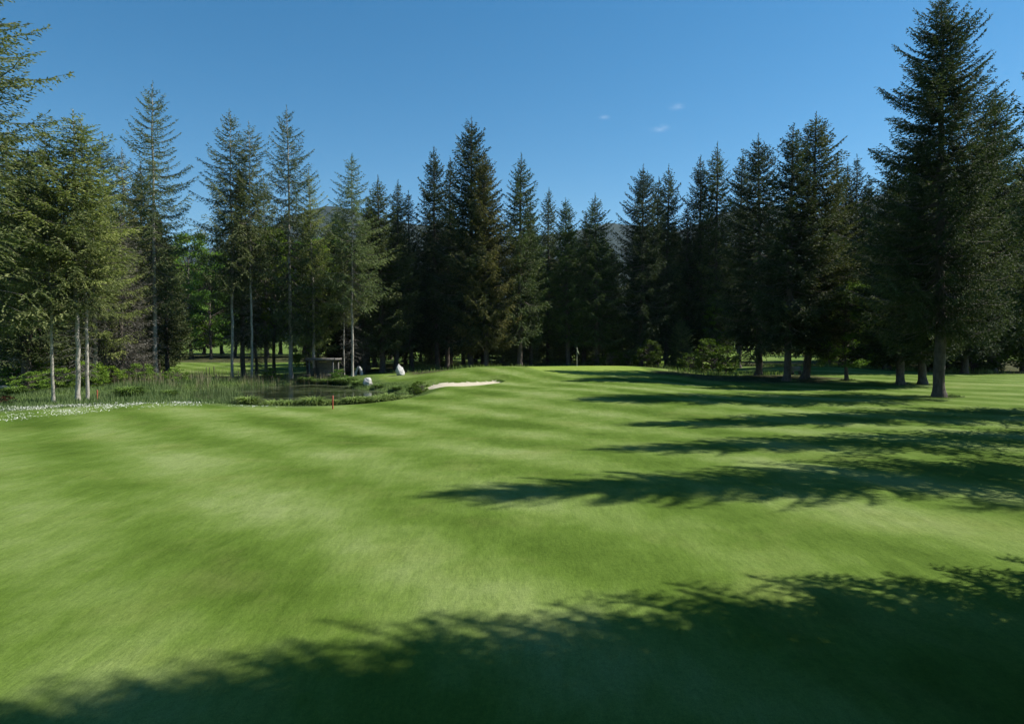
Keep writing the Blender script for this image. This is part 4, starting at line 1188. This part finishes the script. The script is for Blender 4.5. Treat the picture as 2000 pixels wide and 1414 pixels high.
s = at(700, 733); tag(link("standing_stone", arch_rock("standing_stone"), None, (s[0], s[1] + .0, gz(s[0], s[1]))), "white limestone with a dark slot through it, left rear stone above the pond", "stone", "white stones round the pond")
s = at(717, 754); o = link("standing_stone", rock("standing_stone", 7, .85, .7, .90), None, (s[0], s[1] + .2, gz(s[0], s[1] + .2))); tag(o, "rounded white limestone right at the water's edge, mirrored in the pond", "stone", "white stones round the pond")
s = at(780, 733); o = link("standing_stone", rock("standing_stone", 12, .95, .8, 1.15), None, (s[0], s[1], gz(s[0], s[1]))); tag(o, "pointed white limestone on a grass rise, right rear stone near the bunker", "stone", "white stones round the pond")


def stake(px, py, h, mat, label, cat, name, r=.045, group=None, top=None, Y=None):
    if Y is None:
        p = at(px, py)
    else:
        x = (px - 1000) / FOC * Y; p = (x, Y, gz(x, Y))
    v, q = tube(np.array([[0, 0, -.2], [0, 0, h * .5], [0.01, 0, h - .03], [0.01, 0, h], ]), np.array([r, r, r, r * .3]), 8)
    root = link(name, mesh(name, v, q, mat, True), None, (p[0], p[1], gz(p[0], p[1])))
    tag(root, label, cat, group)
    if top:
        v, q = tube(np.array([[0.01, 0, h - .22], [0.01, 0, h - .06]]), np.array([r * 1.12, r * 1.12]), 8)
        link("top_band", mesh("top_band", v, q, top), root)
    return root


stake(190, 785, .85, M_RED, "red hazard stake behind the daisies, right of the bare stems", "stake", "hazard_stake", group="red hazard stakes", top=M_RED)
stake(650, 799, .85, M_RED, "red hazard stake on the near bank of the pond", "stake", "hazard_stake", group="red hazard stakes")
GP = "thin dark posts in the far meadow"
stake(403, 733, 1.15, M_DARKPOST, "thin dark post in the left meadow, left of three", "post", "meadow_post", .05, GP)
stake(409, 733, 1.15, M_DARKPOST, "thin dark post in the left meadow, middle of three", "post", "meadow_post", .05, GP)
stake(418, 733, 1.25, M_DARKPOST, "thickest dark post in the left meadow, right of three", "post", "meadow_post", .07, GP)
stake(1538.5, 728, 2.0, M_POLE, "pale post beside the trunk left of the widest spruce", "post", "white_post", .08)

# flag
fx = (1127 - 1000) / FOC * 81.5; fz = gz(fx, 81.5)
flag = bpy.data.objects.new("golf_flag", None); COL.objects.link(flag); flag.location = (fx, 81.5, fz)
tag(flag, "cream flag hanging limp on its pole on the putting green", "flag")
v, q = tube(np.array([[0, 0, -.15], [0, 0, 1.1], [0, 0, 2.25]]), np.array([.022, .02, .018]), 8)
link("pole", mesh("pole", v, q, M_POLE, True), flag)
v, q = tube(np.array([[0, 0, 2.25], [0, 0, 2.29], [0, 0, 2.31]]), np.array([.035, .035, .005]), 8)
link("finial", mesh("finial", v, q, M_POLE, True), flag)
tt, ss = np.meshgrid(np.linspace(0, 1, 10), np.linspace(0, 1, 12))
fxv = .02 + tt * (.10 + .20 * ss); fyv = .05 * np.sin(tt * 9 + ss * 2); fzv = 2.24 - ss * .42 - tt * (.30 + .1 * ss)
v = np.stack([fxv, fyv, fzv], -1).reshape(-1, 3); v = np.concatenate([v, v + np.array([0, .006, 0])])
i = (np.arange(11)[:, None] * 10 + np.arange(9)[None]); q = np.stack([i, i + 1, i + 11, i + 10], -1).reshape(-1, 4)
link("cloth", mesh("cloth", v, np.concatenate([q, (q + 120)[:, ::-1]]), M_CREAM, True), flag)
# hole cup rim on the green
v, q = tube(np.array([[0, 0, -.1], [0, 0, .006]]), np.array([.054, .054]), 14)
link("hole_cup", mesh("hole_cup", v, q, M_POLE), flag)

# wooden shelter behind the pond
sx_ = (630 - 1000) / FOC * 77.5; sy_ = 78.0; sz_ = gz(sx_, sy_)
sh = bpy.data.objects.new("wooden_shelter", None); COL.objects.link(sh); sh.location = (sx_, sy_, sz_); sh.rotation_euler = (0, 0, R(-6))
tag(sh, "small open wooden shelter with a flat grey roof behind the pond", "shelter")
W_, D_, H_ = 3.1, 2.0, 2.25
def part(name, boxes, mat, parent):
    G = Geo()
    for b_ in boxes: G.box(*b_)
    return link(name, G.mesh(name, mat), parent)
for (a_, b_) in ((-1, -1), (1, -1), (-1, 1), (1, 1)):
    part("post", [((a_ * (W_ / 2 - .15), b_ * (D_ / 2 - .15), H_ / 2 - .1), (.16, .16, H_ + .2))], M_ROOF, sh)
rf = part("roof", [((0, 0, H_ + .06), (W_ + .3, D_ + .4, .10))], M_ROOF, sh)
part("fascia", [((0, -D_ / 2 - .215, H_ + .02), (W_ + .34, .03, .24)), ((-W_ / 2 - .165, 0, H_ + .02), (.03, D_ + .38, .24)), ((W_ / 2 + .165, 0, H_ + .02), (.03, D_ + .38, .24))], M_ROOF, rf)
for k in range(9):
    part("wall_board", [((0, D_ / 2 - .05 + .012 * (k % 2), .12 + k * .235), (W_ - .3, .03, .215))], M_WOOD, sh)
for k in range(5):
    part("side_board", [((-W_ / 2 + .06, .1, .12 + k * .235), (.03, D_ - .5, .215))], M_WOOD, sh)
part("bench_seat", [((0, .45, .45), (W_ - .5, .4, .05))], M_WOOD, sh)
part("bench_leg", [((-.9, .45, .2), (.08, .35, .42))], M_WOOD, sh); part("bench_leg", [((.9, .45, .2), (.08, .35, .42))], M_WOOD, sh)
# low bench in front and a small table at its left
bn = bpy.data.objects.new("bench", None); COL.objects.link(bn); bx_ = (637 - 1000) / FOC * 76.0; bn.location = (bx_, 76.4, gz(bx_, 76.4))
tag(bn, "low grey wooden bench in front of the open shelter", "bench")
part("seat", [((0, -.1, .40), (1.5, .17, .04)), ((0, .1, .40), (1.5, .17, .04))], M_ROOF, bn)
for a_ in (-.6, .6): part("leg", [((a_, 0, .17), (.07, .34, .42))], M_ROOF, bn)
tb = bpy.data.objects.new("garden_table", None); COL.objects.link(tb); tx_ = (596.5 - 1000) / FOC * 75.5; tb.location = (tx_, 75.8, gz(tx_, 75.8))
tag(tb, "small dark wooden table left of the open shelter", "table")
part("top", [((0, 0, .62), (.85, .6, .05))], M_DARKPOST, tb)
for a_ in (-.34, .34):
    for b_ in (-.22, .22): part("leg", [((a_, b_, .29), (.06, .06, .62))], M_DARKPOST, tb)
part("brace", [((0, 0, .12), (.62, .05, .05))], M_DARKPOST, tb)
# grey bench by the widest spruce
gb = bpy.data.objects.new("bench", None); COL.objects.link(gb); p = (556 + 1000 - 1000) / FOC * 77; gb.location = (p, 77, gz(p, 77)); gb.rotation_euler = (0, 0, R(12))
tag(gb, "grey slatted park bench under the widest dense spruce", "bench")
for k in range(3): part("seat_slat", [((0, -.16 + k * .15, .44), (1.3, .11, .035))], M_ROOF, gb)
for k in range(3): part("back_slat", [((0, .24, .58 + k * .14), (1.3, .03, .10))], M_ROOF, gb)
for a_ in (-.5, .5): part("leg", [((a_, .0, .21), (.06, .42, .42)), ((a_, .27, .45), (.06, .03, .9))], M_ROOF, gb)

# fallen pale log at far left
p = at(28, 762)
lg = bpy.data.objects.new("fallen_log", None); COL.objects.link(lg); lg.location = (p[0], p[1], gz(p[0], p[1])); lg.rotation_euler = (0, 0, R(8))
tag(lg, "pale fallen log lying in the rough at far left", "log")
v, q = tube(np.array([[-2.6, 0, .22], [-1.2, .1, .26], [.3, .05, .24], [1.8, -.1, .16]]), np.array([.20, .18, .15, .10]), 9)
link("stem", mesh("stem", v, q, M_BARK_PALE, True), lg)
for (a_, b_) in ((-1.6, .9), (-.4, 1.1), (.9, .7)):
    v, q = tube(np.array([[a_, 0, .3], [a_ + .3, .1, .3 + b_ * .5], [a_ + .8, .2, .3 + b_]]), np.array([.05, .035, .012]), 5)
    link("branch", mesh("branch", v, q, M_BARK_PALE, True), lg)

# ------------------------------------------------------------------ air
G = Geo(); G.box((0, 2850, 490), (12100, 6640, 1020))
hm, hn, hl, ho = new_mat("haze_air")
pv = hn.new("ShaderNodeVolumePrincipled"); pv.inputs['Density'].default_value = 0.00004
pv.inputs['Color'].default_value = (.62, .80, 1, 1); pv.inputs['Anisotropy'].default_value = .2
hl.new(pv.outputs[0], ho.inputs['Volume'])
tag(link("haze", G.mesh("haze", hm)), None, None, None, "stuff")
